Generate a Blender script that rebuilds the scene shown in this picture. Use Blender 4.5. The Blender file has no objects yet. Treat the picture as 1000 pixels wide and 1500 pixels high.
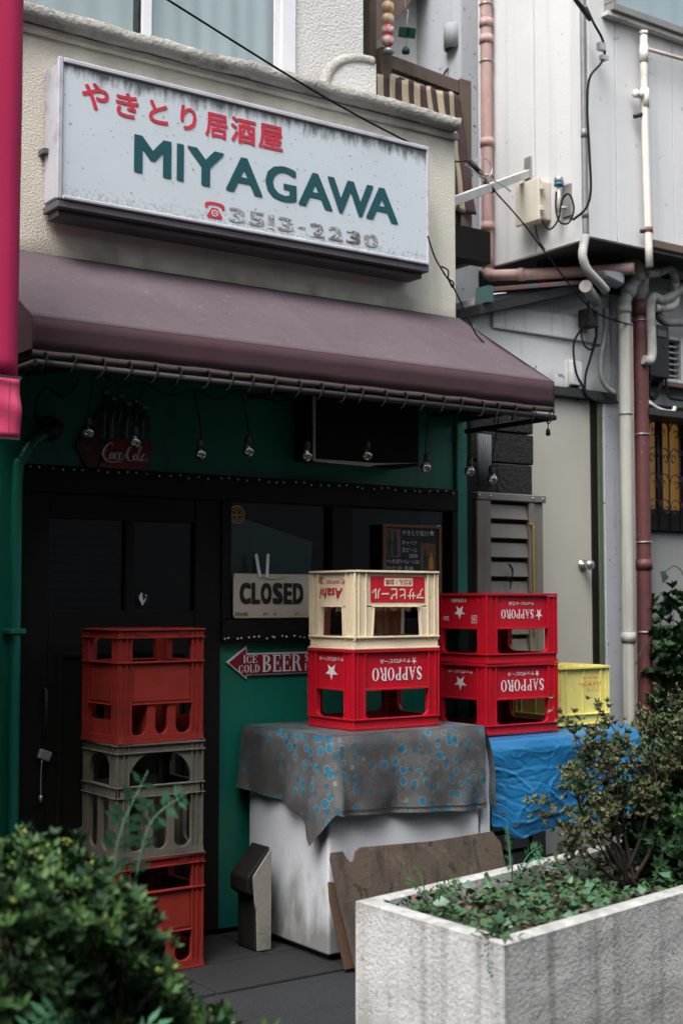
import bpy, bmesh, math, random
from mathutils import Vector, Matrix, noise
random.seed(11)
S = bpy.context.scene
COL = S.collection
R = math.radians

# ---------------------------------------------------------------- camera, sky, sun, exposure
cam_d = bpy.data.cameras.new('camera'); cam = bpy.data.objects.new('camera', cam_d); COL.objects.link(cam)
S.camera = cam
cam_d.sensor_fit = 'VERTICAL'; cam_d.sensor_height = 36.0; cam_d.sensor_width = 24.0
cam_d.lens = 47.76
cam_d.clip_start = 0.05; cam_d.clip_end = 500
YAW, PITCH = R(35.2), R(3.738)
fw = Vector((math.sin(YAW)*math.cos(PITCH), math.cos(YAW)*math.cos(PITCH), math.sin(PITCH)))
rt = Vector((math.cos(YAW), -math.sin(YAW), 0)); up = rt.cross(fw)
cam.matrix_world = Matrix(((rt.x, up.x, -fw.x, 0), (rt.y, up.y, -fw.y, 0), (rt.z, up.z, -fw.z, 1.38), (0, 0, 0, 1)))
cam_d.dof.use_dof = True; cam_d.dof.focus_distance = 5.5; cam_d.dof.aperture_fstop = 2.8

world = bpy.data.worlds.new('World'); S.world = world; world.use_nodes = True
wn = world.node_tree; wn.nodes.clear()
w_out = wn.nodes.new('ShaderNodeOutputWorld'); w_bg = wn.nodes.new('ShaderNodeBackground')
w_hs = wn.nodes.new('ShaderNodeHueSaturation'); w_sky = wn.nodes.new('ShaderNodeTexSky')
w_sky.sky_type = 'NISHITA'; w_sky.sun_disc = False
SUN_EL, SUN_AZ = R(58), R(-118)      # azimuth from +Y, clockwise seen from above
w_sky.sun_elevation = SUN_EL; w_sky.sun_rotation = SUN_AZ
w_sky.air_density = 1.0; w_sky.dust_density = 6.0; w_sky.ozone_density = 1.5
w_hs.inputs['Hue'].default_value = 0.47
w_hs.inputs['Saturation'].default_value = 0.5      # an overcast sky is nearly grey
w_bg.inputs['Strength'].default_value = 0.12
wn.links.new(w_sky.outputs[0], w_hs.inputs['Color']); wn.links.new(w_hs.outputs[0], w_bg.inputs['Color'])
wn.links.new(w_bg.outputs[0], w_out.inputs['Surface'])
sun_d = bpy.data.lights.new('sun', 'SUN'); sun = bpy.data.objects.new('sun', sun_d); COL.objects.link(sun)
sun_d.energy = 0.9; sun_d.angle = R(35); sun_d.color = (0.95, 0.99, 1.0)
sd = Vector((math.sin(SUN_AZ)*math.cos(SUN_EL), math.cos(SUN_AZ)*math.cos(SUN_EL), math.sin(SUN_EL)))
sun.rotation_euler = sd.to_track_quat('Z', 'Y').to_euler(); sun.location = sd*20
S.view_settings.view_transform = 'Standard'; S.view_settings.look = 'None'
S.view_settings.exposure = 1.7; S.view_settings.gamma = 1.0; S.view_settings.use_curve_mapping = False
S.render.engine = 'CYCLES'
S.cycles.use_denoising = True
S.cycles.max_bounces = 8; S.cycles.transparent_max_bounces = 12
S.cycles.caustics_reflective = False; S.cycles.caustics_refractive = False

# ---------------------------------------------------------------- helpers
def wloc(o):
    v = Vector((0, 0, 0))
    while o is not None:
        v += o.location; o = o.parent
    return v

def tag(o, label=None, cat=None, group=None, kind=None):
    if label: o['label'] = label
    if cat: o['category'] = cat
    if group: o['group'] = group
    if kind: o['kind'] = kind
    return o

def thing(name, label, cat, loc=(0, 0, 0), rz=0, group=None):
    o = bpy.data.objects.new(name, None); COL.objects.link(o)
    o.empty_display_size = 0.1
    o.location = loc; o.rotation_euler = (0, 0, rz)
    return tag(o, label, cat, group)

def copy_tree(o, parent=None):
    c = o.copy(); COL.objects.link(c); c.parent = parent
    for ch in list(o.children): copy_tree(ch, c)
    return c

def catmull(pts, n=6):
    pts = [Vector(p) for p in pts]
    if len(pts) < 3: return pts
    out = []
    P = [pts[0]*2-pts[1]] + pts + [pts[-1]*2-pts[-2]]
    for i in range(1, len(P)-2):
        a, b, c, d = P[i-1], P[i], P[i+1], P[i+2]
        for k in range(n):
            t = k/n
            out.append(0.5*((2*b)+(c-a)*t+(2*a-5*b+4*c-d)*t*t+(3*b-a-3*c+d)*t**3))
    out.append(pts[-1])
    return out

class MB:
    def __init__(s): s.v = []; s.f = []; s.sm = []
    def add(s, vs, fs, smooth=False):
        b = len(s.v); s.v += [tuple(v) for v in vs]
        s.f += [tuple(i+b for i in f) for f in fs]; s.sm += [smooth]*len(fs); return s
    def box(s, x0, x1, y0, y1, z0, z1):
        return s.hexa([(x0,y0,z0),(x1,y0,z0),(x1,y1,z0),(x0,y1,z0),(x0,y0,z1),(x1,y0,z1),(x1,y1,z1),(x0,y1,z1)])
    def hexa(s, p):
        return s.add(p, [(3,2,1,0),(4,5,6,7),(0,1,5,4),(1,2,6,5),(2,3,7,6),(3,0,4,7)])
    def prism(s, poly, y0, y1, plane='xz'):
        """2-D outline (anticlockwise) with thickness; plane xz is extruded in y, yz in x, xy in z."""
        n = len(poly)
        m = {'xz': lambda p, d: (p[0], d, p[1]), 'yz': lambda p, d: (d, p[0], p[1]), 'xy': lambda p, d: (p[0], p[1], d)}[plane]
        vs = [m(p, y0) for p in poly] + [m(p, y1) for p in poly]
        fs = [tuple(range(n)), tuple(range(2*n-1, n-1, -1))] + [((i+1) % n, i, n+i, n+(i+1) % n) for i in range(n)]
        return s.add(vs, fs)
    def tube(s, pts, r, n=8, caps=True, smooth=True):
        pts = [Vector(p) for p in pts]; rs = r if isinstance(r, (list, tuple)) else [r]*len(pts)
        t0 = (pts[1]-pts[0]).normalized()
        u = t0.orthogonal().normalized(); vs = []; fs = []
        for i, p in enumerate(pts):
            t = (pts[min(i+1, len(pts)-1)]-pts[max(i-1, 0)])
            t = t.normalized() if t.length > 1e-9 else t0
            u = (u-t*u.dot(t))
            u = u.normalized() if u.length > 1e-6 else t.orthogonal().normalized()
            w = t.cross(u)
            for k in range(n):
                a = 2*math.pi*k/n; vs.append(p+(u*math.cos(a)+w*math.sin(a))*rs[i])
        for i in range(len(pts)-1):
            for k in range(n):
                k2 = (k+1) % n; fs.append((i*n+k, i*n+k2, (i+1)*n+k2, (i+1)*n+k))
        s.add(vs, fs, smooth)
        if caps:
            b = len(s.v)-len(vs)
            s.f += [tuple(b+k for k in range(n-1, -1, -1)), tuple(b+(len(pts)-1)*n+k for k in range(n))]; s.sm += [False, False]
        return s
    def lathe(s, prof, c=(0, 0, 0), axis='z', n=16):
        """profile of (radius, height) pairs about an axis through c."""
        vs = []; fs = []
        for r, h in prof:
            for k in range(n):
                a = 2*math.pi*k/n; x, y = r*math.cos(a), r*math.sin(a)
                q = {'z': (x, y, h), 'y': (x, h, y), 'x': (h, x, y)}[axis]
                vs.append((c[0]+q[0], c[1]+q[1], c[2]+q[2]))
        for i in range(len(prof)-1):
            for k in range(n):
                k2 = (k+1) % n; fs.append((i*n+k, i*n+k2, (i+1)*n+k2, (i+1)*n+k))
        fs += [tuple(range(n-1, -1, -1)), tuple((len(prof)-1)*n+k for k in range(n))]
        return s.add(vs, fs, True)
    def fillet(s, cx, cz, r, qx, qz, y0, y1, n=6):
        """concave corner piece: fills the corner at (cx,cz) of an opening that lies toward (qx,qz)."""
        o = (cx+qx*r, cz+qz*r)
        arc = [(o[0]-qx*r*math.cos(a), o[1]-qz*r*math.sin(a)) for a in [math.pi/2*k/n for k in range(n+1)]]
        poly = [(cx, cz)] + arc
        area = sum(poly[i][0]*poly[(i+1) % len(poly)][1]-poly[(i+1) % len(poly)][0]*poly[i][1] for i in range(len(poly)))
        if area < 0: poly.reverse()
        return s.prism(poly, y0, y1)
    def xf(s, m):
        s.v = [tuple(m @ Vector(v)) for v in s.v]; return s
    def join(s, o, m=None):
        return s.add([(m @ Vector(v)) if m else v for v in o.v], o.f, False) if not any(o.sm) else s._j(o, m)
    def _j(s, o, m):
        b = len(s.v); s.v += [tuple(m @ Vector(v)) if m else v for v in o.v]
        s.f += [tuple(i+b for i in f) for f in o.f]; s.sm += o.sm; return s
    def build(s, name, mat, parent=None, local=False, bevel=0.0, seg=1, recalc=True, auto=True):
        me = bpy.data.meshes.new(name)
        off = Vector((0, 0, 0)) if (local or parent is None) else wloc(parent)
        me.from_pydata([tuple(Vector(v)-off) for v in s.v], [], s.f)
        me.polygons.foreach_set('use_smooth', s.sm)
        if recalc:
            bm = bmesh.new(); bm.from_mesh(me); bmesh.ops.recalc_face_normals(bm, faces=bm.faces); bm.to_mesh(me); bm.free()
        me.materials.append(mat); me.update()
        o = bpy.data.objects.new(name, me); COL.objects.link(o)
        if parent is not None: o.parent = parent
        if bevel > 0:
            b = o.modifiers.new('edge', 'BEVEL'); b.width = bevel; b.segments = seg; b.limit_method = 'ANGLE'; b.angle_limit = R(40)
        return o

def boxes(name, mat, parent, *bs, **k):
    m = MB()
    for b in bs: m.box(*b)
    return m.build(name, mat, parent, **k)

def grid_sheet(fn, nu, nv):
    """sheet of quads from fn(u,v) -> point"""
    m = MB(); vs = [fn(i/nu, j/nv) for j in range(nv+1) for i in range(nu+1)]
    fs = [(j*(nu+1)+i, j*(nu+1)+i+1, (j+1)*(nu+1)+i+1, (j+1)*(nu+1)+i) for j in range(nv) for i in range(nu)]
    m.add(vs, fs, True); return m

def solid(o, t, offset=-1):
    md = o.modifiers.new('thickness', 'SOLIDIFY'); md.thickness = t; md.offset = offset; return o

def nz(x, y, z=0, s=1.0): return noise.noise(Vector((x*s, y*s, z*s)))

# ---------------------------------------------------------------- materials
def mat(name, base, var=None, vs=5.0, vf=0.5, rough=0.7, bump=0.0, bs=60.0, bdist=0.01, metal=0.0, streak=None, grime=None,
        speck=None, spec=0.35, detail=6, rvar=0.0, bdet=4, brgh=.6):
    m = bpy.data.materials.new(name); m.use_nodes = True
    nt = m.node_tree; N = nt.nodes; L = nt.links
    p = N['Principled BSDF']
    p.inputs['Roughness'].default_value = rough; p.inputs['Metallic'].default_value = metal
    p.inputs['Specular IOR Level'].default_value = spec
    geo = N.new('ShaderNodeNewGeometry')
    def nse(scale, det=detail, rgh=0.6, stretch=None):
        t = N.new('ShaderNodeTexNoise'); t.inputs['Scale'].default_value = scale; t.inputs['Detail'].default_value = det
        t.inputs['Roughness'].default_value = rgh
        if stretch:
            mp = N.new('ShaderNodeMapping'); mp.inputs['Scale'].default_value = stretch
            L.new(geo.outputs['Position'], mp.inputs['Vector']); L.new(mp.outputs[0], t.inputs['Vector'])
        else: L.new(geo.outputs['Position'], t.inputs['Vector'])
        return t.outputs['Fac']
    def ramp(src, lo, hi):
        r = N.new('ShaderNodeMapRange'); r.inputs['From Min'].default_value = lo; r.inputs['From Max'].default_value = hi
        r.clamp = True; L.new(src, r.inputs['Value']); return r.outputs['Result']
    def mul(a, k):
        q = N.new('ShaderNodeMath'); q.operation = 'MULTIPLY'; L.new(a, q.inputs[0]); q.inputs[1].default_value = k; return q.outputs[0]
    def mix(f, a, b):
        x = N.new('ShaderNodeMix'); x.data_type = 'RGBA'
        L.new(f, x.inputs['Factor'])
        for s_, v in ((x.inputs['A'], a), (x.inputs['B'], b)):
            if isinstance(v, tuple): s_.default_value = v
            else: L.new(v, s_)
        return x.outputs['Result']
    c4 = lambda c: (c[0], c[1], c[2], 1.0)
    cur = c4(base)
    if var: cur = mix(ramp(nse(vs), 0.5-vf/2, 0.5+vf/2), cur, c4(var))
    if grime:   # (colour, scale, low, high, amount)
        cur = mix(mul(ramp(nse(grime[1], 8, 0.65), grime[2], grime[3]), grime[4]), cur, c4(grime[0]))
    if streak:  # (colour, horizontal scale, vertical scale, low, high, amount)
        f = mul(ramp(nse(1.0, 5, 0.6, (streak[1], streak[1], streak[2])), streak[3], streak[4]), streak[5])
        cur = mix(f, cur, c4(streak[0]))
    if speck:   # (colour, scale, low, high, amount)
        cur = mix(mul(ramp(nse(speck[1], 2, 0.5), speck[2], speck[3]), speck[4]), cur, c4(speck[0]))
    if isinstance(cur, tuple): p.inputs['Base Color'].default_value = cur
    else: L.new(cur, p.inputs['Base Color'])
    if rvar:
        q = N.new('ShaderNodeMapRange'); q.inputs['To Min'].default_value = max(0, rough-rvar); q.inputs['To Max'].default_value = min(1, rough+rvar)
        L.new(nse(vs*1.7), q.inputs['Value']); L.new(q.outputs[0], p.inputs['Roughness'])
    if bump:
        b = N.new('ShaderNodeBump'); b.inputs['Strength'].default_value = bump; b.inputs['Distance'].default_value = bdist
        L.new(nse(bs, bdet, brgh), b.inputs['Height']); L.new(b.outputs[0], p.inputs['Normal'])
    m['x'] = 1
    return m

def glass(name, tint=(0.9, 0.95, 0.95), gloss=1.0, rough=0.01):
    m = bpy.data.materials.new(name); m.use_nodes = True; nt = m.node_tree; N = nt.nodes; L = nt.links; N.clear()
    o = N.new('ShaderNodeOutputMaterial'); t = N.new('ShaderNodeBsdfTransparent'); g = N.new('ShaderNodeBsdfGlossy')
    f = N.new('ShaderNodeFresnel'); f.inputs['IOR'].default_value = 1.5
    k = N.new('ShaderNodeMath'); k.operation = 'MULTIPLY'; k.inputs[1].default_value = gloss*1.7; k.use_clamp = True
    x = N.new('ShaderNodeMixShader')
    t.inputs['Color'].default_value = (*tint, 1); g.inputs['Roughness'].default_value = rough
    L.new(f.outputs[0], k.inputs[0]); L.new(k.outputs[0], x.inputs[0]); L.new(t.outputs[0], x.inputs[1]); L.new(g.outputs[0], x.inputs[2])
    L.new(x.outputs[0], o.inputs['Surface']); return m

M = {}
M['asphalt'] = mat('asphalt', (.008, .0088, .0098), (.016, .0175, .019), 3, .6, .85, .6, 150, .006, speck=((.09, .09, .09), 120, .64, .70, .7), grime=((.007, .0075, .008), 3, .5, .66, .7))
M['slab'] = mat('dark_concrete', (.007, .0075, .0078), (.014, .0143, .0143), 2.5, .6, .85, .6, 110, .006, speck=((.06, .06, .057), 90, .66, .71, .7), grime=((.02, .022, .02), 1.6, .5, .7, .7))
M['stucco'] = mat('cream_stucco', (.62, .585, .50), (.55, .515, .43), 2.2, .7, .9, .55, 120, .012, streak=((.22, .20, .15), 7, .5, .56, .85, .5), grime=((.30, .26, .18), 1.3, .55, .8, .45))
M['stucco_white'] = mat('white_stucco', (.62, .61, .58), (.52, .51, .48), 2.5, .6, .9, .8, 80, .012, streak=((.25, .25, .23), 8, .5, .6, .85, .5))
M['coping'] = mat('weathered_coping', (.40, .385, .345), (.22, .21, .185), 6, .5, .9, .9, 50, .012, grime=((.07, .072, .062), 4, .54, .68, .85))
M['green'] = mat('green_paint', (.004, .17, .118), (.003, .115, .083), 3, .6, .45, .15, 40, .004, streak=((.002, .04, .032), 14, .8, .58, .8, .7), spec=.45)
M['black_wood'] = mat('black_stained_wood', (.006, .006, .0055), (.011, .0095, .008), 8, .6, .7, .3, 50, .003, spec=.15)
M['dark_metal'] = mat('dark_metal', (.014, .012, .014), (.026, .022, .024), 12, .6, .6, .1, 60, .002, spec=.25)
M['black_plastic'] = mat('black_plastic', (.012, .012, .013), None, rough=.5)
M['rubber'] = mat('black_cable', (.008, .008, .009), (.016, .016, .016), 20, .5, .85, spec=.12)
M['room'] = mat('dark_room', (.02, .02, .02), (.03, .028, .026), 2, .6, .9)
M['glass'] = glass('window_glass', (.95, .98, .98), .4)
M['shop_glass'] = glass('shop_glass', (.62, .72, .76), .8)
M['dim_glass'] = glass('dim_glass', (.9, .9, .85), .25, .05)
M['bulb_glass'] = glass('bulb_glass', (.93, .95, .95), 3.0, .03)
M['alu'] = mat('white_aluminium', (.68, .68, .70), (.58, .58, .6), 6, .6, .5, streak=((.3, .3, .3), 30, 2, .6, .8, .4))
M['curtain'] = mat('pale_curtain', (.82, .88, .87), (.76, .83, .82), 3, .6, .9)
M['sign_white'] = mat('sign_acrylic', (.50, .55, .575), (.455, .505, .53), 3, .6, .45, .05, 60, .002,
                      speck=((.10, .095, .09), 62, .69, .72, .7), spec=.4)
M['sign_frame'] = mat('sign_aluminium', (.44, .44, .47), (.33, .33, .36), 5, .6, .5, .1, 50, .003, grime=((.12, .11, .12), 7, .52, .7, .7), spec=.5)
M['sign_under'] = mat('sign_underside', (.06, .055, .06), (.10, .095, .10), 6, .5, .6, .2, 40, .003)
M['red_letter'] = mat('red_lettering', (.55, .018, .045), (.42, .02, .04), 12, .6, .5, speck=((.08, .03, .03), 35, .62, .7, .7))
M['teal_letter'] = mat('teal_lettering', (.003, .066, .078), (.003, .052, .062), 12, .6, .5)
M['faded_letter'] = mat('faded_brown_lettering', (.07, .052, .052), (.36, .37, .38), 11, .35, .6, speck=((.62, .66, .70), 60, .54, .62, .7))
M['awning'] = mat('maroon_canvas', (.074, .056, .064), (.092, .072, .080), 2.2, .7, .95, .35, 220, .003, grime=((.12, .10, .107), 2.0, .55, .78, .45), streak=((.060, .045, .052), 14, 1.2, .54, .76, .55), spec=.1, speck=((.16, .145, .15), 45, .66, .72, .45))
M['valance'] = mat('maroon_valance', (.048, .022, .028), (.036, .017, .022), 4, .6, .95, .25, 160, .003, streak=((.04, .018, .022), 10, .8, .5, .75, .75))
M['valance_trim'] = mat('awning_trim', (.03, .02, .02), (.05, .03, .03), 20, .5, .8)
M['banner'] = mat('crimson_vinyl', (.42, .018, .08), (.36, .016, .068), 2, .6, .75, .2, 120, .002, spec=.2)
M['banner_hem'] = mat('faded_crimson_hem', (.56, .055, .13), (.48, .04, .11), 6, .6, .5)
M['siding'] = mat('pale_siding', (.58, .58, .575), (.52, .52, .515), 2, .6, .75, .5, 170, .005, streak=((.34, .33, .32), 10, .35, .55, .82, .55), speck=((.25, .25, .25), 18, .70, .74, .6))
M['old_white'] = mat('old_white_render', (.66, .67, .665), (.56, .565, .555), 2.5, .6, .85, .4, 60, .006, streak=((.16, .16, .15), 9, .7, .55, .8, .8), speck=((.1, .1, .1), 26, .70, .74, .8))
M['grey_pillar'] = mat('pale_grey_pillar', (.40, .42, .45), (.33, .345, .37), 4, .6, .8, .35, 60, .005, speck=((.04, .04, .045), 30, .68, .71, .9), streak=((.18, .18, .19), 16, .8, .6, .8, .5))
M['door_cream'] = mat('cream_door', (.42, .40, .34), (.37, .35, .30), 3, .6, .6, .12, 120, .002, streak=((.22, .21, .18), 10, .7, .66, .85, .5))
M['green_strip'] = mat('moss_green_trim', (.085, .12, .065), (.065, .095, .05), 9, .6, .6)
M['pink_pipe'] = mat('faded_pink_pipe', (.33, .205, .185), (.40, .285, .265), 6, .6, .65, streak=((.16, .10, .09), 22, 1.5, .52, .72, .6), speck=((.5, .42, .4), 30, .66, .7, .5), spec=.25)
M['brown_pipe'] = mat('brown_pipe', (.12, .037, .037), (.085, .03, .03), 7, .6, .55, grime=((.04, .022, .022), 5, .5, .68, .75), speck=((.22, .12, .11), 40, .66, .7, .6))
M['grey_pipe'] = mat('greenish_grey_pipe', (.40, .40, .355), (.33, .33, .29), 6, .6, .6, streak=((.15, .14, .12), 26, .8, .52, .74, .7))
M['white_pipe'] = mat('white_pipe', (.66, .63, .58), (.55, .50, .45), 8, .6, .5, grime=((.25, .19, .14), 8, .58, .75, .6))
M['lagging'] = mat('taped_lagging', (.40, .395, .37), (.28, .27, .25), 18, .6, .75, .5, 40, .004, grime=((.10, .09, .08), 12, .52, .68, .6))
M['conduit'] = mat('grey_conduit', (.17, .17, .17), (.25, .25, .25), 14, .6, .5, metal=.3)
M['galv'] = mat('galvanised', (.45, .45, .45), (.33, .33, .33), 20, .6, .4, metal=.7)
M['rust'] = mat('rusty_gutter', (.20, .055, .035), (.05, .10, .11), 9, .4, .8, .3, 50, .003)
M['black_roof'] = mat('black_roof_edge', (.016, .017, .018), (.03, .031, .032), 9, .6, .6, .2, 40, .003)
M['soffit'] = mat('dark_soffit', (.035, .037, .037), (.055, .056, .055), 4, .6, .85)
M['timber'] = mat('weathered_brown_timber', (.085, .058, .042), (.12, .088, .066), 9, .6, .75, .3, 45, .004, streak=((.03, .022, .018), 30, 2, .55, .75, .6))
M['wood_pale'] = mat('pale_timber', (.5, .49, .47), (.4, .39, .37), 9, .6, .7, grime=((.2, .18, .16), 10, .55, .7, .6))
M['beige_box'] = mat('beige_plastic', (.58, .54, .45), (.50, .46, .38), 6, .6, .5, grime=((.3, .26, .2), 6, .58, .75, .5))
M['amber'] = mat('amber_shade', (.62, .28, .07), (.5, .2, .05), 3, .6, .6)
M['amber'].node_tree.nodes['Principled BSDF'].inputs['Emission Color'].default_value = (1, .5, .12, 1)
M['amber'].node_tree.nodes['Principled BSDF'].inputs['Emission Strength'].default_value = .06   # a dim lamp is lit behind this blind
M['cinder'] = mat('black_cinder_block', (.009, .009, .009), (.02, .02, .02), 14, .5, .95, 1.0, 45, .012)
M['corrugated'] = mat('grey_corrugated', (.12, .13, .135), (.08, .085, .09), 10, .6, .5)
M['louvre'] = mat('taupe_metal', (.17, .152, .132), (.14, .125, .108), 6, .6, .5, streak=((.04, .035, .03), 18, 1.2, .55, .8, .6), spec=.45)
M['yellow_cord'] = mat('ochre_cord', (.35, .2, .02), None, rough=.6)
M['red_crate'] = mat('red_plastic', (.43, .004, .016), (.37, .004, .014), 6, .6, .42, .12, 40, .002, spec=.45, grime=((.20, .012, .015), 9, .54, .72, .65), rvar=.15, streak=((.50, .06, .07), 60, 6, .66, .72, .5), speck=((.55, .12, .12), 110, .70, .73, .5))
M['old_red_crate'] = mat('old_red_plastic', (.225, .019, .012), (.17, .016, .011), 7, .6, .6, .1, 40, .002, grime=((.06, .012, .01), 7, .52, .72, .6), spec=.25)
M['grey_crate'] = mat('grey_brown_plastic', (.12, .108, .088), (.085, .076, .062), 8, .6, .7, .15, 40, .002, grime=((.035, .032, .026), 7, .5, .7, .6), spec=.2)
M['cream_crate'] = mat('cream_plastic', (.66, .56, .395), (.60, .505, .355), 5, .6, .5, .08, 30, .002, grime=((.36, .28, .18), 8, .55, .74, .6), speck=((.28, .2, .13), 70, .68, .72, .6), streak=((.4, .31, .2), 30, 2, .62, .8, .5))
M['yellow_crate'] = mat('yellow_plastic', (.76, .66, .19), (.68, .585, .165), 5, .6, .5, .08, 30, .002, grime=((.46, .36, .11), 8, .55, .74, .6), speck=((.4, .3, .1), 60, .68, .72, .5))
M['print_white'] = mat('white_print', (.68, .66, .66), (.55, .5, .5), 30, .5, .5, speck=((.45, .05, .06), 60, .63, .68, .7))
M['print_red'] = mat('red_print', (.47, .008, .025), (.40, .008, .02), 20, .6, .5)
M['print_cream'] = mat('cream_print', (.68, .58, .42), None, rough=.5)
M['freezer'] = mat('white_enamel', (.56, .58, .60), (.50, .52, .54), 3, .6, .45, .12, 9, .01, spec=.45, speck=((.16, .155, .145), 120, .64, .72, .45), streak=((.24, .24, .23), 7, .5, .56, .85, .5))
M['tarp'] = mat('blue_tarp', (.006, .098, .235), (.009, .13, .29), 7, .6, .33, .35, 90, .004, spec=.5, grime=((.03, .09, .16), 4, .56, .74, .5))
M['eyelet'] = mat('brass_eyelet', (.5, .48, .42), None, rough=.35, metal=.9)
M['plywood'] = mat('weathered_plywood', (.082, .06, .042), (.05, .038, .029), 4, .5, .9, .6, 60, .006, streak=((.03, .026, .022), 26, 1.2, .5, .66, .85), grime=((.16, .12, .085), 5, .56, .7, .6), speck=((.02, .018, .016), 24, .62, .68, .8))
M['concrete'] = mat('pale_rough_concrete', (.58, .58, .565), (.50, .50, .485), 2.3, .6, .95, .85, 75, .014, bdet=6, brgh=.66, streak=((.20, .196, .182), 13, .35, .48, .72, .75), grime=((.40, .395, .37), 9, .5, .7, .4), speck=((.2, .195, .18), 45, .64, .70, .6))
M['soil'] = mat('dark_soil', (.022, .018, .014), (.05, .04, .03), 18, .5, .95, 1.0, 40, .02)
M['leaf_dark'] = mat('dark_leaf', (.010, .030, .012), (.022, .056, .02), 14, .6, .6, spec=.25)
M['leaf_mid'] = mat('mid_green_leaf', (.022, .06, .018), (.043, .09, .027), 14, .6, .65, spec=.2)
M['leaf_shoot'] = mat('yellow_green_shoot', (.15, .20, .035), (.21, .24, .05), 16, .6, .55, spec=.3)
M['leaf_olive'] = mat('dull_olive_leaf', (.07, .08, .034), (.105, .105, .048), 18, .6, .65, spec=.25)
M['leaf_fern'] = mat('blue_green_fern', (.042, .145, .075), (.06, .18, .09), 12, .6, .55, spec=.3)
M['leaf_bush'] = mat('bush_leaf', (.032, .085, .022), (.062, .125, .034), 14, .6, .6, spec=.25)
M['leaf_ivy'] = mat('pale_green_ivy', (.055, .13, .07), (.025, .075, .035), 16, .6, .45, spec=.45)
M['leaf_dead'] = mat('dead_leaf', (.13, .075, .05), (.09, .055, .04), 15, .6, .8)
M['twig'] = mat('dark_twig', (.028, .02, .017), (.05, .038, .03), 20, .6, .85)
M['bulb_base'] = mat('bulb_socket', (.015, .015, .016), None, rough=.5)
M['filament'] = mat('filament', (.75, .6, .35), None, rough=.3, metal=.6)
M['bead'] = mat('clear_bead', (.55, .6, .58), None, rough=.25)
M['placard'] = mat('aged_cream_board', (.50, .45, .36), (.44, .39, .31), 7, .6, .6, grime=((.25, .21, .16), 8, .58, .75, .5))
M['ink'] = mat('black_ink', (.01, .01, .011), None, rough=.6)
M['tin_red'] = mat('printed_tin_red', (.26, .014, .018), (.2, .012, .016), 10, .6, .35)
M['tin_dark'] = mat('printed_tin_dark_red', (.08, .01, .012), (.06, .01, .012), 10, .6, .35)
M['bottle'] = mat('printed_bottle_green', (.03, .07, .065), (.015, .03, .03), 30, .6, .25)
M['white_paint'] = mat('white_paint', (.72, .71, .69), (.6, .59, .57), 20, .6, .5)
M['frame_brown'] = mat('brown_frame', (.17, .075, .03), (.13, .06, .025), 15, .6, .5)
M['chalkboard'] = mat('chalkboard', (.008, .012, .011), (.014, .019, .018), 12, .6, .7)
M['chalk'] = mat('chalk', (.6, .62, .6), (.35, .37, .36), 60, .5, .9)
M['sticker'] = mat('ochre_sticker', (.42, .2, .03), None, rough=.5)
M['towel_cream'] = mat('cream_towel', (.44, .37, .25), (.38, .32, .21), 12, .6, .95, .6, 300, .004)
M['towel_brown'] = mat('brown_towel', (.055, .03, .032), (.07, .04, .042), 12, .6, .95, .6, 300, .004)
M['brick_far'] = mat('grey_render_opposite', (.13, .125, .12), (.10, .097, .09), 1.5, .6, .9)
M['chrome'] = mat('brushed_steel', (.5, .49, .47), None, rough=.3, metal=.9)
M['blue_cap'] = mat('blue_cap', (.02, .14, .22), None, rough=.5)
M['can_orange'] = mat('can_orange', (.5, .2, .04), (.6, .55, .45), 40, .3, .4)
M['can_red'] = mat('can_red', (.5, .015, .03), (.65, .6, .55), 45, .25, .4)
M['stone_box'] = mat('mossy_pale_stone', (.24, .225, .195), (.15, .14, .12), 8, .6, .9, .5, 50, .006, grime=((.06, .06, .05), 8, .52, .7, .7))

def zdirt(m, z0, z1, col, amount=0.8, hs=20.0, vs=2.0, k=1.2):
    """splashed or dripped dirt: grows from z0 (none) to z1 (full), broken up by stretched noise."""
    nt = m.node_tree; N = nt.nodes; L = nt.links; p = N['Principled BSDF']
    g = N.new('ShaderNodeNewGeometry'); sx = N.new('ShaderNodeSeparateXYZ'); L.new(g.outputs['Position'], sx.inputs[0])
    r = N.new('ShaderNodeMapRange'); r.clamp = False; r.inputs['From Min'].default_value = z0; r.inputs['From Max'].default_value = z1
    L.new(sx.outputs['Z'], r.inputs['Value'])
    mp = N.new('ShaderNodeMapping'); mp.inputs['Scale'].default_value = (hs, hs, vs); L.new(g.outputs['Position'], mp.inputs['Vector'])
    t = N.new('ShaderNodeTexNoise'); t.inputs['Scale'].default_value = 1; t.inputs['Detail'].default_value = 6; L.new(mp.outputs[0], t.inputs['Vector'])
    a = N.new('ShaderNodeMath'); a.operation = 'MULTIPLY_ADD'; L.new(t.outputs['Fac'], a.inputs[0]); a.inputs[1].default_value = 2*k; a.inputs[2].default_value = -k
    b = N.new('ShaderNodeMath'); b.operation = 'ADD'; L.new(a.outputs[0], b.inputs[0]); L.new(r.outputs[0], b.inputs[1])
    c = N.new('ShaderNodeMapRange'); c.clamp = True; c.inputs['From Min'].default_value = 0.15; c.inputs['From Max'].default_value = 0.95
    c.inputs['To Max'].default_value = amount; L.new(b.outputs[0], c.inputs['Value'])
    x = N.new('ShaderNodeMix'); x.data_type = 'RGBA'; L.new(c.outputs[0], x.inputs['Factor']); x.inputs['B'].default_value = (*col, 1)
    s_ = p.inputs['Base Color']
    if s_.is_linked: L.new(s_.links[0].from_socket, x.inputs['A'])
    else: x.inputs['A'].default_value = s_.default_value
    L.new(x.outputs['Result'], s_); return m

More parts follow.
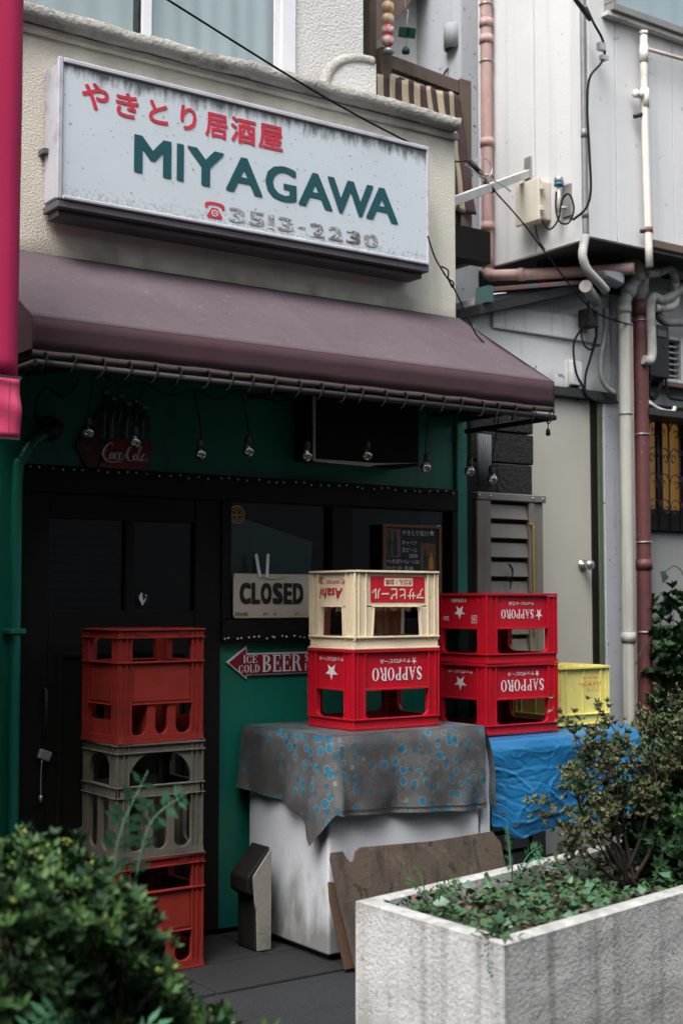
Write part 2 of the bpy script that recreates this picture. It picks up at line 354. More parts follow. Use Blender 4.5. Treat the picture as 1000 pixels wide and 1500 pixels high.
zdirt(M['sign_white'], 3.385, 3.45, (.07, .07, .062), .95, 38, 12, 1.2)
zdirt(M['sign_white'], 2.30, 2.02, (.20, .20, .19), .5, 30, 30, 2.2)
zdirt(M['sign_white'], 2.985, 2.90, (.16, .15, .14), .55, 70, 60, 1.3)
zdirt(M['red_letter'], 3.36, 3.47, (.06, .035, .03), .85, 45, 5, 1.0)
zdirt(M['stucco'], 3.42, 3.75, (.24, .225, .185), .8, 5, 3, 1.0)
zdirt(M['stucco'], 2.82, 2.68, (.10, .09, .055), .85, 7, 4, .7)
zdirt(M['freezer'], .42, .02, (.13, .13, .12), .85, 14, 6, .9)
zdirt(M['concrete'], .47, .515, (.20, .20, .18), .6, 16, 14, 1.2)
zdirt(M['concrete'], .30, .0, (.2, .2, .18), .6, 9, 2, .8)
zdirt(M['green'], 1.0, .1, (.003, .05, .04), .6, 6, 2, .8)
zdirt(M['old_white'], 2.72, 2.55, (.14, .14, .13), .8, 8, 3, .9)

def cloth_material():
    m = mat('spotted_oilcloth', (.082, .085, .083), (.12, .123, .12), 5, .6, .38, .1, 60, .003, spec=.45, grime=((.05, .045, .04), 5, .48, .7, .8))
    nt = m.node_tree; N = nt.nodes; L = nt.links; p = N['Principled BSDF']
    src = p.inputs['Base Color'].links[0].from_socket
    g = N.new('ShaderNodeNewGeometry')
    for scale, seed, c_in, c_ring, r0, r1 in ((19.0, 0.0, (.010, .125, .20, 1), (.19, .21, .205, 1), .32, .36), (21.0, 3.7, (.03, .085, .12, 1), (.010, .10, .17, 1), .25, .285), (15.0, 8.1, (.10, .092, .082, 1), (.17, .175, .165, 1), .25, .275)):
        mp = N.new('ShaderNodeMapping'); mp.inputs['Location'].default_value = (seed, seed*.7, seed*1.3)
        L.new(g.outputs['Position'], mp.inputs['Vector'])
        v = N.new('ShaderNodeTexVoronoi'); v.inputs['Scale'].default_value = scale; v.inputs['Randomness'].default_value = .75
        L.new(mp.outputs[0], v.inputs['Vector'])
        def lt(x):
            q = N.new('ShaderNodeMath'); q.operation = 'LESS_THAN'; L.new(v.outputs['Distance'], q.inputs[0]); q.inputs[1].default_value = x
            h = N.new('ShaderNodeMath'); h.operation = 'MULTIPLY'; L.new(q.outputs[0], h.inputs[0]); h.inputs[1].default_value = .95; return h.outputs[0]
        for rr, cc in ((r1, c_ring), (r0, c_in)):
            x = N.new('ShaderNodeMix'); x.data_type = 'RGBA'; L.new(lt(rr), x.inputs['Factor']); L.new(src, x.inputs['A']); x.inputs['B'].default_value = cc
            src = x.outputs['Result']
    # grime over the print
    t = N.new('ShaderNodeTexNoise'); t.inputs['Scale'].default_value = 4.5; t.inputs['Detail'].default_value = 8; L.new(g.outputs['Position'], t.inputs['Vector'])
    r = N.new('ShaderNodeMapRange'); r.inputs['From Min'].default_value = .46; r.inputs['From Max'].default_value = .62; r.inputs['To Max'].default_value = .78; L.new(t.outputs['Fac'], r.inputs['Value'])
    x = N.new('ShaderNodeMix'); x.data_type = 'RGBA'; L.new(r.outputs[0], x.inputs['Factor']); L.new(src, x.inputs['A']); x.inputs['B'].default_value = (.045, .04, .036, 1)
    L.new(x.outputs['Result'], p.inputs['Base Color']); return m
M['oilcloth'] = cloth_material()

# ---------------------------------------------------------------- lettering
_font_cache = {}
def text_geo(body, bold=0.0, shear=0.0):
    key = (body, bold, shear)
    if key in _font_cache: return _font_cache[key]
    cu = bpy.data.curves.new('t', 'FONT'); cu.body = body; cu.size = 1; cu.offset = 0; cu.shear = shear; cu.resolution_u = 3
    ob = bpy.data.objects.new('t', cu); COL.objects.link(ob)
    dg = bpy.context.evaluated_depsgraph_get(); dg.update()
    me = bpy.data.meshes.new_from_object(ob.evaluated_get(dg))
    vs = [(v.co.x, v.co.y) for v in me.vertices]; fs = [tuple(p.vertices) for p in me.polygons]
    bpy.data.objects.remove(ob); bpy.data.curves.remove(cu); bpy.data.meshes.remove(me)
    x0 = min(v[0] for v in vs); x1 = max(v[0] for v in vs); y0 = min(v[1] for v in vs); y1 = max(v[1] for v in vs)
    vs = [((x-x0)/(x1-x0), (y-y0)/(y1-y0)) for x, y in vs]
    W, Hh = x1-x0, y1-y0; d = bold*.62
    if d > 0:      # heavier weight: the same outline struck several times, slightly shifted
        v2 = []; f2 = []; n = 8
        for k in range(n):
            a = 2*math.pi*k/n; b = len(v2); ca, sa = math.cos(a), math.sin(a)
            if body.isascii(): q = max(abs(ca), abs(sa)); ca, sa = ca/q, sa/q*.5       # square corners for Latin letters
            v2 += [((x*W+d*ca+d)/(W+2*d), (y*Hh+d*sa+d)/(Hh+2*d), k*.00012) for x, y in vs]; f2 += [tuple(i+b for i in f) for f in fs]
        vs, fs = v2, f2
    _font_cache[key] = (vs, fs); return vs, fs

def ring(cx, cy, rx, ry, ix, iy, a0=0, a1=360, n=20):
    vs = []; fs = []
    for k in range(n+1):
        a = R(a0+(a1-a0)*k/n)
        vs += [(cx+rx*math.cos(a), cy+ry*math.sin(a)), (cx+ix*math.cos(a), cy+iy*math.sin(a))]
    for k in range(n): fs.append((2*k, 2*k+1, 2*k+3, 2*k+2))
    return vs, fs
def rect(a, b, c, d): return [(a, c), (b, c), (b, d), (a, d)], [(0, 1, 2, 3)]
def quad(*p): return list(p), [tuple(range(len(p)))]
def stroke(pts, ws):
    P = catmull([(p[0], p[1], 0) for p in pts], 6); vs = []; fs = []; n = len(P)
    for i, p in enumerate(P):
        t = (P[min(i+1, n-1)]-P[max(i-1, 0)]).normalized(); f = i/(n-1)*(len(ws)-1); k = min(int(f), len(ws)-2); w = ws[k]+(ws[k+1]-ws[k])*(f-k)
        vs += [(p.x-t.y*w/2, p.y+t.x*w/2), (p.x+t.y*w/2, p.y-t.x*w/2)]
    for i in range(n-1): fs.append((2*i, 2*i+1, 2*i+3, 2*i+2))
    return vs, fs
def stem(x, w=.2): return [rect(x, x+w, 0, 1), rect(x-.07, x+w+.07, 0, .055), rect(x-.07, x+w+.07, .945, 1)]
SERIF = {
 'I': (.36, stem(.08)), 'L': (.74, stem(.08)+[rect(.28, .7, 0, .07), rect(.62, .7, 0, .3)]),
 'E': (.78, stem(.08)+[rect(.28, .72, 0, .07), rect(.65, .73, 0, .27), rect(.28, .68, .93, 1), rect(.61, .69, .75, 1), rect(.28, .5, .48, .54), rect(.46, .53, .38, .64)]),
 'H': (.94, stem(.08)+stem(.64)+[rect(.28, .64, .47, .54)]),
 'P': (.76, stem(.08)+[ring(.3, .74, .42, .26, .20, .20, -90, 90)]),
 'B': (.82, stem(.08)+[ring(.3, .755, .38, .245, .17, .18, -90, 90), ring(.3, .26, .46, .26, .23, .19, -90, 90)]),
 'R': (.86, stem(.08)+[ring(.3, .74, .40, .26, .18, .20, -90, 90), quad((.42, .5), (.62, 0), (.84, 0), (.60, .5)), rect(.6, .9, 0, .055)]),
 'D': (.86, stem(.08)+[ring(.3, .5, .5, .5, .27, .44, -90, 90)]),
 'O': (.86, [ring(.43, .5, .41, .5, .2, .45)]),
 'C': (.8, [ring(.43, .5, .41, .5, .2, .45, 45, 315), rect(.64, .72, .68, .97), rect(.64, .72, .03, .32)]),
 'S': (.7, [stroke([(.58, .78), (.45, .95), (.25, .94), (.13, .76), (.25, .6), (.45, .45), (.56, .26), (.42, .06), (.2, .06), (.08, .26)], [.06, .1, .16, .22, .24, .22, .16, .1, .06]), rect(.54, .6, .72, .98), rect(.06, .12, .02, .3)]),
 'A': (.92, [quad((.12, 0), (.2, 0), (.47, .9), (.43, 1)), quad((.38, 1), (.5, 1), (.84, 0), (.62, 0)), rect(.22, .62, .30, .36), rect(.02, .3, 0, .055), rect(.52, .92, 0, .055)]),
}
def serif_geo(body):
    x = 0; vs = []; fs = []; k = 0
    for ch in body:
        if ch == ' ': x += .4; continue
        w, parts = SERIF[ch]
        for pv, pf in parts:
            b = len(vs); vs += [(px+x, py, (k % 7)*.0003) for px, py in pv]; fs += [tuple(i+b for i in f) for f in pf]; k += 1
        x += w+.06
    W = x-.06
    return [(a/W, b, c) for a, b, c in vs], fs

def star_geo(n=5, inner=.4):
    vs = [(.5, .5)]
    for k in range(2*n):
        a = math.pi/2+math.pi*k/n; r = .5 if k % 2 == 0 else .5*inner
        vs.append((.5+r*math.cos(a), .5+r*math.sin(a)))
    return vs, [(0, 1+k, 1+(k+1) % (2*n)) for k in range(2*n)]

def lay(mb, geo, origin, u, w, width, height, turn=False, shear=0.0, lift=.002):
    """put a flat unit drawing on a plane: u = reading direction, w = up; its lower left corner at origin. turn = upside down."""
    vs, fs = geo; o = Vector(origin); u = Vector(u); w = Vector(w); n = u.cross(w)
    out = []
    for q in vs:
        a, b = q[0], q[1]; l2 = lift+(q[2] if len(q) > 2 else 0)
        a2 = a+shear*(b-.5)*height/width
        if turn: a2, b = 1-a2, 1-b
        out.append(o+u*(a2*width)+w*(b*height)+n*l2)
    mb.add(out, fs); return mb
FU, FW = (1, 0, 0), (0, 0, 1)          # on faces that look toward -Y
LU = (0, -1, 0)                        # on faces that look toward -X

# ================================================================= THE SETTING
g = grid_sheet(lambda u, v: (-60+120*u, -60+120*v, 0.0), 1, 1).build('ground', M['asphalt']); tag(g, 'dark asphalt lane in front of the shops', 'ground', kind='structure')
m = MB(); m.hexa([(1.2,4.22,-.05),(4.5,4.22,-.05),(4.5,4.95,-.05),(1.2,4.95,-.05),(1.2,4.25,.010),(4.5,4.25,.010),(4.5,4.95,.014),(1.2,4.95,.014)])
p = MB().box(1.2, 4.5, 4.235, 4.949, -.05, .003).build('pavement', M['soil']); tag(p, 'worn dark concrete apron along the shop front', 'pavement', kind='structure')

for j, (y0, y1) in enumerate(((4.225, 4.56), (4.568, 4.949))):
    x = 1.2-.2*j
    while x < 4.45:
        wd = .62+random.uniform(-.01, .01); q = MB(); dz = random.uniform(-.002, .002)
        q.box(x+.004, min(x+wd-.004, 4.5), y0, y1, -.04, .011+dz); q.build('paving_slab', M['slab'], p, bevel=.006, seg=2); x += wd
# ---------------------------------------------------------------- the shop building
shop = thing('shop_building', 'small old two storey bar with cream stucco upper wall and green ground floor', 'building', (3.0, 4.95, 0))
WY = 4.95
# walls
w = MB(); w.box(1.2, 4.168, 4.95, 5.10, 2.30, 3.66); w.build('upper_wall', M['stucco'], shop, bevel=.012, seg=2)
# joint grooves of the stucco at the left
c = MB()
def cop(u, v):
    x = 1.15+2.985*u+.02*v; k = v*4
    prof = [(4.955, 3.632), (4.885, 3.640), (4.878, 3.69), (4.93, 3.708), (5.16, 3.712)]
    i = min(int(k), 3); f = k-i; y = prof[i][0]*(1-f)+prof[i+1][0]*f; z = prof[i][1]*(1-f)+prof[i+1][1]*f
    return (x, y+.010*nz(x, z, 3, 6), z+.010*nz(x, y, 1, 5)+.004*nz(x, y, 1, 30))
gsheet = grid_sheet(cop, 120, 4)
gsheet.add([(4.135, 4.955, 3.632), (4.14, 4.885, 3.64), (4.145, 4.878, 3.69), (4.15, 4.93, 3.708), (4.155, 5.16, 3.712), (4.155, 5.16, 3.632)], [(0, 1, 2, 3, 4, 5)])
gsheet.build('coping', M['coping'], shop)
boxes('moulding', M['stucco'], shop, (1.2, 4.172, 4.928, 4.952, 3.60, 3.634), bevel=.006)
# set back upper storey
s2 = 5.25
u = MB()
u.box(3.432, 3.838, s2, 5.4, 3.66, 5.6); u.box(1.2, 3.4319, s2, 5.4, 4.95, 5.6); u.box(1.2, 3.4319, s2, 5.4, 3.66, 3.72); u.box(1.2, 1.55, s2, 5.4, 3.72, 4.95)
u.build('storey_wall', M['stucco_white'], shop, bevel=.006)
boxes('terrace', M['coping'], shop, (1.2, 4.16, 5.1005, 5.25, 3.55, 3.66))
boxes('flank_wall', M['old_white'], shop, (4.02, 4.165, 5.1005, 7.0, 0, 3.60), (3.7, 3.836, 5.401, 7.0, 3.6, 5.6))
boxes('roof', M['black_roof'], shop, (1.1, 3.95, 5.05, 7.0, 5.6, 5.72))
win = boxes('upper_window', M['alu'], shop, (3.352, 3.432, 5.235, 5.30, 3.72, 4.95), (1.55, 1.61, 5.235, 5.30, 3.72, 4.95), (1.6101, 3.3519, 5.24, 5.30, 3.7201, 3.76), (1.6101, 3.3519, 5.24, 5.30, 4.90, 4.9499), bevel=.004)
for x0, x1, y in ((1.61, 2.70, 5.27), (2.64, 3.352, 5.255)):
    sash = boxes('sash', M['alu'], win, (x0, x0+.045, y, y+.02, 3.76, 4.9), (x1-.03, x1, y, y+.02, 3.76, 4.9), (x0+.0451, x1-.0301, y, y+.02, 3.76, 3.80), bevel=.002)
    boxes('pane', M['glass'], win, (x0+.045, x1-.03, y+.008, y+.012, 3.80, 4.9))
for i, (a, b) in enumerate(((1.58, 2.62), (2.66, 3.38))):
    cu = grid_sheet(lambda q, v: (a+(b-a)*q, 5.312+.004*math.sin(q*46+i)+.006*math.sin(q*17.3+v*.8), 3.70+1.3*v), 90, 4).build('curtain', M['curtain'], win)
boxes('window_room', M['room'], shop, (1.5, 3.5, 5.401, 5.42, 3.66, 5.0))
# curved coping of the terrace end with its infill
arc = catmull([(3.505, 5.12, 3.70), (3.515, 5.12, 3.80), (3.555, 5.12, 3.875), (3.625, 5.12, 3.928), (3.71, 5.12, 3.952), (3.79, 5.12, 3.958)], 5)
cc = MB(); cc.tube(arc, .030, 10); cc.build('terrace_handrail', M['coping'], shop)
poly = [(3.80, 3.70)] + [(q.x+.01, q.z-.01) for q in reversed(arc)]
inf = MB(); inf.prism(poly[::-1], 5.10, 5.135); inf.build('terrace_infill', M['stucco_white'], shop)

# ground floor: painted wall with openings
gw = MB()
gw.box(1.2, 4.145, 4.95, 5.05, 1.905, 2.299)            # band above the door and windows
gw.box(2.86, 4.145, 4.95, 5.05, .03, 1.205)             # panel under the windows
gw.box(1.2, 1.985, 4.95, 5.05, .03, 1.9049)             # left of the door
gw.build('green_wall', M['green'], shop)
boxes('corner_post', M['green'], shop, (4.1455, 4.213, 4.93, 5.06, .03, 2.298), bevel=.006)
boxes('lintel', M['black_wood'], shop, (1.9855, 4.1445, 4.915, 4.97, 1.80, 1.9045), bevel=.004)
boxes('sill', M['black_wood'], shop, (2.862, 4.1445, 4.912, 4.97, 1.2055, 1.30), bevel=.004)
for a, b in ((2.862, 2.908), (3.422, 3.534), (4.108, 4.1444)): boxes('window_jamb', M['black_wood'], shop, (a, b, 4.92, 4.98, 1.3005, 1.7995), bevel=.003)
boxes('pane', M['shop_glass'], shop, (2.908, 3.422, 4.955, 4.960, 1.3005, 1.7995))
boxes('pane', M['shop_glass'], shop, (3.534, 4.108, 4.955, 4.960, 1.3005, 1.7995))
boxes('interior', M['room'], shop, (1.9, 4.02, 6.4, 6.45, .0, 2.3), (1.9, 4.02, 5.051, 6.399, -.02, 0.02), (1.85, 1.899, 5.051, 6.4, 0, 2.3), (1.9, 4.02, 5.11, 6.399, 2.31, 2.34))
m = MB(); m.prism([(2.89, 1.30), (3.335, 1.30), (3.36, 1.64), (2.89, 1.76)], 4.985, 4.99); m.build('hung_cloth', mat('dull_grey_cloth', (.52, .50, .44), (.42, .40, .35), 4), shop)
boxes('interior_lining', M['room'], shop, (3.99, 4.019, 5.051, 6.399, .03, 2.30), (2.0, 2.86, 5.051, 5.06, .03, 1.3))
# door
door = boxes('door', M['black_wood'], shop, (1.99, 2.10, 4.93, 4.975, .035, 1.7995), (2.74, 2.8615, 4.93, 4.975, .035, 1.7995), (2.1005, 2.7395, 4.932, 4.973, .035, 1.34), (2.1005, 2.7395, 4.932, 4.973, 1.70, 1.7994), (2.425, 2.465, 4.932, 4.973, 1.3405, 1.6995), bevel=.003)
boxes('door_moulding', M['black_wood'], door, (2.16, 2.40, 4.918, 4.931, .25, .27), (2.16, 2.40, 4.918, 4.931, 1.16, 1.18), (2.50, 2.69, 4.918, 4.931, .25, .27), (2.50, 2.69, 4.918, 4.931, 1.16, 1.18), (2.14, 2.16, 4.918, 4.931, .25, 1.18), (2.40, 2.42, 4.918, 4.931, .25, 1.18), (2.69, 2.71, 4.918, 4.931, .25, 1.18), (2.48, 2.50, 4.918, 4.931, .25, 1.18), bevel=.003)
boxes('pane', M['shop_glass'], door, (2.10, 2.425, 4.951, 4.955, 1.34, 1.70))
boxes('pane', M['shop_glass'], door, (2.465, 2.74, 4.951, 4.955, 1.34, 1.70))
blind = mat('dark_blue_slat', (.03, .045, .055), (.02, .03, .038), 6)
for k in range(9):
    z = 1.36+k*.035
    m = MB(); m.hexa([(2.12,4.962,z),(2.41,4.962,z),(2.41,4.985,z+.014),(2.12,4.985,z+.014),(2.12,4.962,z+.004),(2.41,4.962,z+.004),(2.41,4.985,z+.018),(2.12,4.985,z+.018)])
    m.build('slat', blind, door)
boxes('blind', mat('dark_teal_blind', (.02, .04, .05), (.015, .03, .04), 5), door, (2.47, 2.735, 4.985, 4.99, 1.34, 1.70))
hd = MB(); hd.tube([(2.083, 4.925, 1.045), (2.083, 4.90, 1.04), (2.084, 4.90, .87), (2.084, 4.925, .865)], .006, 8); hd.build('handle', M['dark_metal'], door)
hp = MB(); hp.box(2.062, 2.112, 4.905, 4.929, .775, .812); hp.xf(Matrix.Translation((2.087, 4.92, .795)) @ Matrix.Rotation(R(22), 4, 'Y') @ Matrix.Translation((-2.087, -4.92, -.795))); hp.build('hasp', M['galv'], door, bevel=.004)
ch = MB(); ch.tube(catmull([(2.075, 4.912, .78), (2.07, 4.908, .71), (2.069, 4.905, .64)], 4), .0025, 6); ch.tube([(2.069, 4.905, .645), (2.069, 4.905, .62)], .007, 8); ch.build('chain', M['galv'], door)
st = MB(); st.lathe([(.030, 0), (.030, .001)], (2.51, 4.949, 1.385), 'y', 24); sticker = st.build('sticker', M['ink'], door)
st = MB()
lay(st, stroke([(.42, .95), (.36, .6), (.5, .3), (.45, .1)], [.12, .26, .22, .05]), (2.48, 4.949, 1.355), FU, FW, .06, .06)
lay(st, stroke([(.6, .35), (.75, .6)], [.12, .05]), (2.48, 4.949, 1.355), FU, FW, .06, .06)
lay(st, stroke([(.72, .8), (.8, .75)], [.1, .1]), (2.48, 4.949, 1.355), FU, FW, .06, .06)
st.build('sticker_print', M['white_paint'], sticker)
# round window sticker
st = MB(); lay(st, ring(.5, .5, .5, .5, .42, .42, n=28), (2.912, 4.953, 1.705), FU, FW, .078, .078); lay(st, ring(.5, .5, .34, .34, .29, .29, n=24), (2.912, 4.953, 1.705), FU, FW, .078, .078)
lay(st, rect(.22, .8, .46, .53), (2.912, 4.953, 1.705), FU, FW, .078, .078); lay(st, rect(.46, .53, .22, .455), (2.912, 4.953, 1.705), FU, FW, .078, .078); lay(st, rect(.4, .6, .6, .7), (2.912, 4.953, 1.705), FU, FW, .078, .078)
st.build('round_sticker', M['sticker'], shop)

# green downpipe at the left edge of the shop
dp = thing('downpipe', 'green painted downpipe at the far left of the shop front', 'pipe', (1.955, 4.88, 0))
d = MB(); d.tube(catmull([(1.965, 4.90, .03), (1.96, 4.90, .5), (1.956, 4.90, 1.3), (1.956, 4.90, 1.84), (1.975, 4.90, 1.92), (2.03, 4.905, 2.0), (2.10, 4.91, 2.035)], 6), .021, 10); d.build('pipe', M['green'], dp)
boxes('bracket', M['green'], dp, (1.925, 1.99, 4.873, 4.949, 1.255, 1.275), bevel=.003)

# ---------------------------------------------------------------- fascia sign box
sg = thing('sign_box', 'long white light box sign with red Japanese line and teal capital lettering', 'sign', (2.97, 4.80, 2.92))
boxes('housing', M['sign_frame'], sg, (2.062, 3.872, 4.812, 4.945, 2.925, 3.462), bevel=.006)
boxes('frame', M['sign_frame'], sg, (2.052, 2.074, 4.792, 4.8115, 2.915, 3.472), (3.864, 3.880, 4.796, 4.8115, 2.915, 3.472), (2.0745, 3.8635, 4.792, 4.8115, 3.452, 3.472), (2.0745, 3.8635, 4.786, 4.8115, 2.915, 2.931), bevel=.004)
boxes('face', M['sign_white'], sg, (2.0745, 3.8635, 4.802, 4.8118, 2.9315, 3.4515))
boxes('underside', M['sign_under'], sg, (2.058, 3.876, 4.797, 4.940, 2.885, 2.914), (2.075, 3.86, 4.83, 4.935, 2.86, 2.8845), bevel=.003)
boxes('bracket', M['sign_under'], sg, (2.04, 2.0615, 4.90, 4.949, 3.12, 3.14), (3.8725, 3.90, 4.90, 4.949, 3.12, 3.14))
sy = 4.802
for chx, x0, x1, z0, z1 in (('や', 2.152, 2.268, 3.295, 3.402), ('き', 2.297, 2.398, 3.292, 3.392), ('と', 2.442, 2.530, 3.296, 3.390), ('り', 2.585, 2.660, 3.296, 3.398), ('居', 2.700, 2.808, 3.292, 3.395), ('酒', 2.822, 2.945, 3.292, 3.402), ('屋', 2.957, 3.080, 3.292, 3.402)):
    jp = MB(); lay(jp, text_geo(chx, .04), (x0, sy, z0), FU, FW, x1-x0, z1-z0); jp.build('letter', M['red_letter'], sg)
for chx, x0, x1 in (('M', 2.379, 2.545), ('I', 2.570, 2.602), ('Y', 2.618, 2.790), ('A', 2.800, 2.978), ('G', 2.992, 3.150), ('A', 3.160, 3.338), ('W', 3.312, 3.560), ('A', 3.520, 3.698)):
    mi = MB(); lay(mi, text_geo(chx, .046), (x0, sy, 3.078), FU, FW, x1-x0, .158, lift=.002+.0003*(x0 % .02)*50); mi.build('letter', M['teal_letter'], sg)
ph = MB(); lay(ph, quad((.12, 0), (.88, 0), (.95, .12), (.66, .66), (.34, .66), (.05, .12)), (2.707, sy, 2.952), FU, FW, .082, .066)
lay(ph, stroke([(.02, .62), (.06, .86), (.5, .95), (.94, .86), (.98, .62)], [.16, .2, .16, .2, .16]), (2.707, sy, 2.952), FU, FW, .082, .066, lift=.0024); ph.build('telephone_symbol', M['red_letter'], sg, recalc=False)
ph = MB(); lay(ph, ring(.5, .33, .2, .22, .13, .14), (2.707, sy, 2.952), FU, FW, .082, .066, lift=.003); lay(ph, ring(.5, .33, .05, .06, .0, .0), (2.707, sy, 2.952), FU, FW, .082, .066, lift=.003); ph.build('telephone_dial', M['sign_white'], sg, recalc=False)
nb = MB(); x = 2.815
for chx in '3513-2230':
    wd = .05 if chx == '-' else (.030 if chx == '1' else .078)
    if chx == '-': lay(nb, rect(.1, .9, .3, .6), (x, sy, 2.968), FU, FW, wd, .03)
    else: lay(nb, text_geo(chx, .05), (x, sy, 2.952), FU, FW, wd, .062)
    x += wd+.018
nb.build('telephone_number', M['faded_letter'], sg)

# ---------------------------------------------------------------- awning
aw = thing('awning', 'faded maroon canvas awning with laced valance over the shop front', 'awning', (3.0, 4.95, 2.2))
AX0, AX1 = 1.765, 4.184
def canopy(u, v):
    x = AX0+(AX1-AX0)*u
    y = 4.948-(4.948-4.31)*v; z = 2.735-(2.735-2.342)*v
    sag = -.006*math.sin(math.pi*v)*(1+.5*nz(x, 0, 2, 2)) + .007*math.sin(u*26+v*2)*math.sin(math.pi*v)*nz(x, v, 4, 3)+.006*nz(x*2, v*3, 7, 2)*math.sin(math.pi*v)
    rib = sum(.006*math.exp(-((x-xr)/.022)**2) for xr in (2.42, 3.06, 3.66))*math.sin(math.pi*min(1, v*1.1))**.5 if 0 < v < .9 else 0
    dip = -.005*abs(math.sin((x-2.42)/.62*math.pi))*math.sin(math.pi*v)
    return (x, y, z+sag+rib+dip)
o = grid_sheet(canopy, 90, 16).build('canopy', M['awning'], aw); solid(o, .004)
def val(u, v):
    x = AX0+(AX1-AX0)*u
    return (x, 4.308+.004*nz(x, v, 0, 4)*v+.002*math.sin(u*70)*v*.6, 2.3395-(.112+.0012*math.sin(u*62))*v)
o = grid_sheet(val, 150, 3).build('valance', M['valance'], aw); solid(o, .003)
o = grid_sheet(lambda u, v: (val(u, 1)[0], val(u, 1)[1]-.002, val(u, 1)[2]-.0005-.024*v), 150, 1).build('valance_trim', M['valance_trim'], aw); solid(o, .003)
for x in (AX0, AX1):
    s_ = MB(); s_.prism([(4.948, 2.735), (4.31, 2.342), (4.31, 2.23), (4.948, 2.23)], x-.0015, x+.0015, 'yz'); s_.build('side_panel', M['valance'], aw)
t = MB(); t.tube([(AX0+.01, 4.302, 2.182), (AX1-.005, 4.302, 2.182)], .0125, 10); t.tube([(AX1-.005, 4.302, 2.182), (AX1-.005, 4.9, 2.182)], .0125, 10); t.tube([(AX0+.01, 4.302, 2.182), (AX0+.01, 4.9, 2.182)], .0125, 10); t.build('front_tube', M['dark_metal'], aw)
for x in (2.0, 3.0, 4.0):
    a = MB(); a.tube([(x, 4.93, 2.25), (x, 4.33, 2.20)], .011, 8); a.build('arm', M['dark_metal'], aw)
lp = MB()
lp.tube([(.012*math.cos(a)*1.0, -.004-.016*math.sin(a), .014+.030*math.cos(a)) for a in [2*math.pi*k/12 for k in range(13)]], .0028, 6, caps=False)
lp.lathe([(.007, -.004), (.007, .0)], (0, -.01, .046), 'y', 10)
loop_src = None
n_loops = 24
for k in range(n_loops):
    x = AX0+.045+(AX1-AX0-.08)*k/(n_loops-1)+random.uniform(-.006, .006)
    if loop_src is None: loop_src = lp.build('lacing_loop', M['rubber'], aw, local=True); o = loop_src
    else: o = loop_src.copy(); COL.objects.link(o)
    o.location = Vector((x, 4.303, 2.168))-wloc(aw); o.rotation_euler = (0, 0, random.uniform(-.5, .5))
bl = MB(); bl.tube([(4.165, 4.33, 2.17), (4.165, 4.33, 2.135)], .002, 5); bl.lathe([(.004, .0), (.009, -.008), (.011, -.028), (.004, -.034)], (4.165, 4.33, 2.137), 'z', 10); bl.build('hanging_weight', M['black_plastic'], aw)

# neighbour's crimson awning curtain at the far left
rb = thing('crimson_banner', 'crimson vinyl side curtain of the neighbouring awning at the left edge', 'banner', (1.35, 4.0, 1.9))
def ban(u, v):
    x = 1.0+.604*u; z = 2.075+1.6*v
    edge = 0.0 if u < .93 else .03*((u-.93)/.07)**2
    return (x, 4.0+edge+.006*nz(x, z, 0, 3), z)
o = grid_sheet(ban, 24, 30).build('curtain_sheet', M['banner'], rb); solid(o, .004)
def hem(u, v):
    x = 1.0+.6*u; z = 1.885+.182*v
    return (x, 3.994+.016*math.sin((u*3+v)*5)*(1-abs(2*v-1))*.7+.012*nz(x*3, z*6, 1, 2), z)
o = grid_sheet(hem, 30, 12).build('hem_flap', M['banner_hem'], rb); solid(o, .004)
boxes('hem_stitch', M['valance_trim'], rb, (1.0, 1.60, 3.988, 3.992, 2.066, 2.074), (1.555, 1.5565, 3.972, 3.974, 1.89, 2.06), (1.0, 1.598, 3.99, 3.999, 1.876, 1.884))

# neighbouring shop at the far left: its awning roof and wall
nb_ = thing('neighbour_shop', 'neighbouring shop at the far left with a crimson curtain awning', 'building', (0.3, 4.95, 0))
boxes('wall', M['old_white'], nb_, (-4, 1.199, 4.95, 5.2, 0, 5.4))
boxes('partition', M['green'], nb_, (1.36, 1.40, 4.35, 4.949, .0, 2.6))
for x in (.2, 1.0, 1.56):
    m = MB(); m.tube([(x, 4.02, 3.66), (x, 4.949, 3.80)], .015, 8); m.build('awning_arm', M['dark_metal'], nb_)
grid_sheet(lambda u, v: (-.6+1.598*u, 4.0+.006*nz(u*9, v*3), 2.3+1.36*v), 30, 4).build('awning_front', M['banner'], nb_)

# ---------------------------------------------------------------- the pale house on the right (overhanging siding storey)
hs = thing('siding_house', 'pale house with overhanging upper storey of vertical siding panels', 'building', (6.4, 5.6, 0))
CX, FY, BZ = 5.333, 5.2, 3.37
# left face panels (look toward -X)
yy = [5.2, 5.631, 6.05, 6.5]
for a, b in zip(yy[:-1], yy[1:]):
    boxes('siding_panel', M['siding'], hs, (CX, CX+.03, a+.0035+(.03 if a == 5.2 else 0), b-.0025, BZ-.006, 5.6), bevel=.002)
xx = [5.333, 5.547, 6.017, 6.48, 6.95, 7.4]
for k, (a, b) in enumerate(zip(xx[:-1], xx[1:])):
    top = 5.6 if b < 5.56 else 4.66
    boxes('siding_panel', M['siding'], hs, (a+(.0025 if k else 0), b-.0025, FY, FY+.03, BZ, top), bevel=.002)
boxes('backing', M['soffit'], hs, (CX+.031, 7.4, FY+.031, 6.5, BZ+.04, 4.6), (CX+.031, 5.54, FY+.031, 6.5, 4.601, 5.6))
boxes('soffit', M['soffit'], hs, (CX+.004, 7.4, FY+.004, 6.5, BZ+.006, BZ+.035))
wn_ = boxes('upper_window', mat('grey_window_frame', (.22, .215, .2), (.16, .155, .15), 10), hs, (5.46, 7.4, 5.13, 5.2, 4.655, 4.70), (5.46, 5.50, 5.14, 5.2, 4.7005, 5.6), bevel=.004)
boxes('pane', M['glass'], wn_, (5.5005, 7.4, 5.165, 5.17, 4.7005, 5.6))
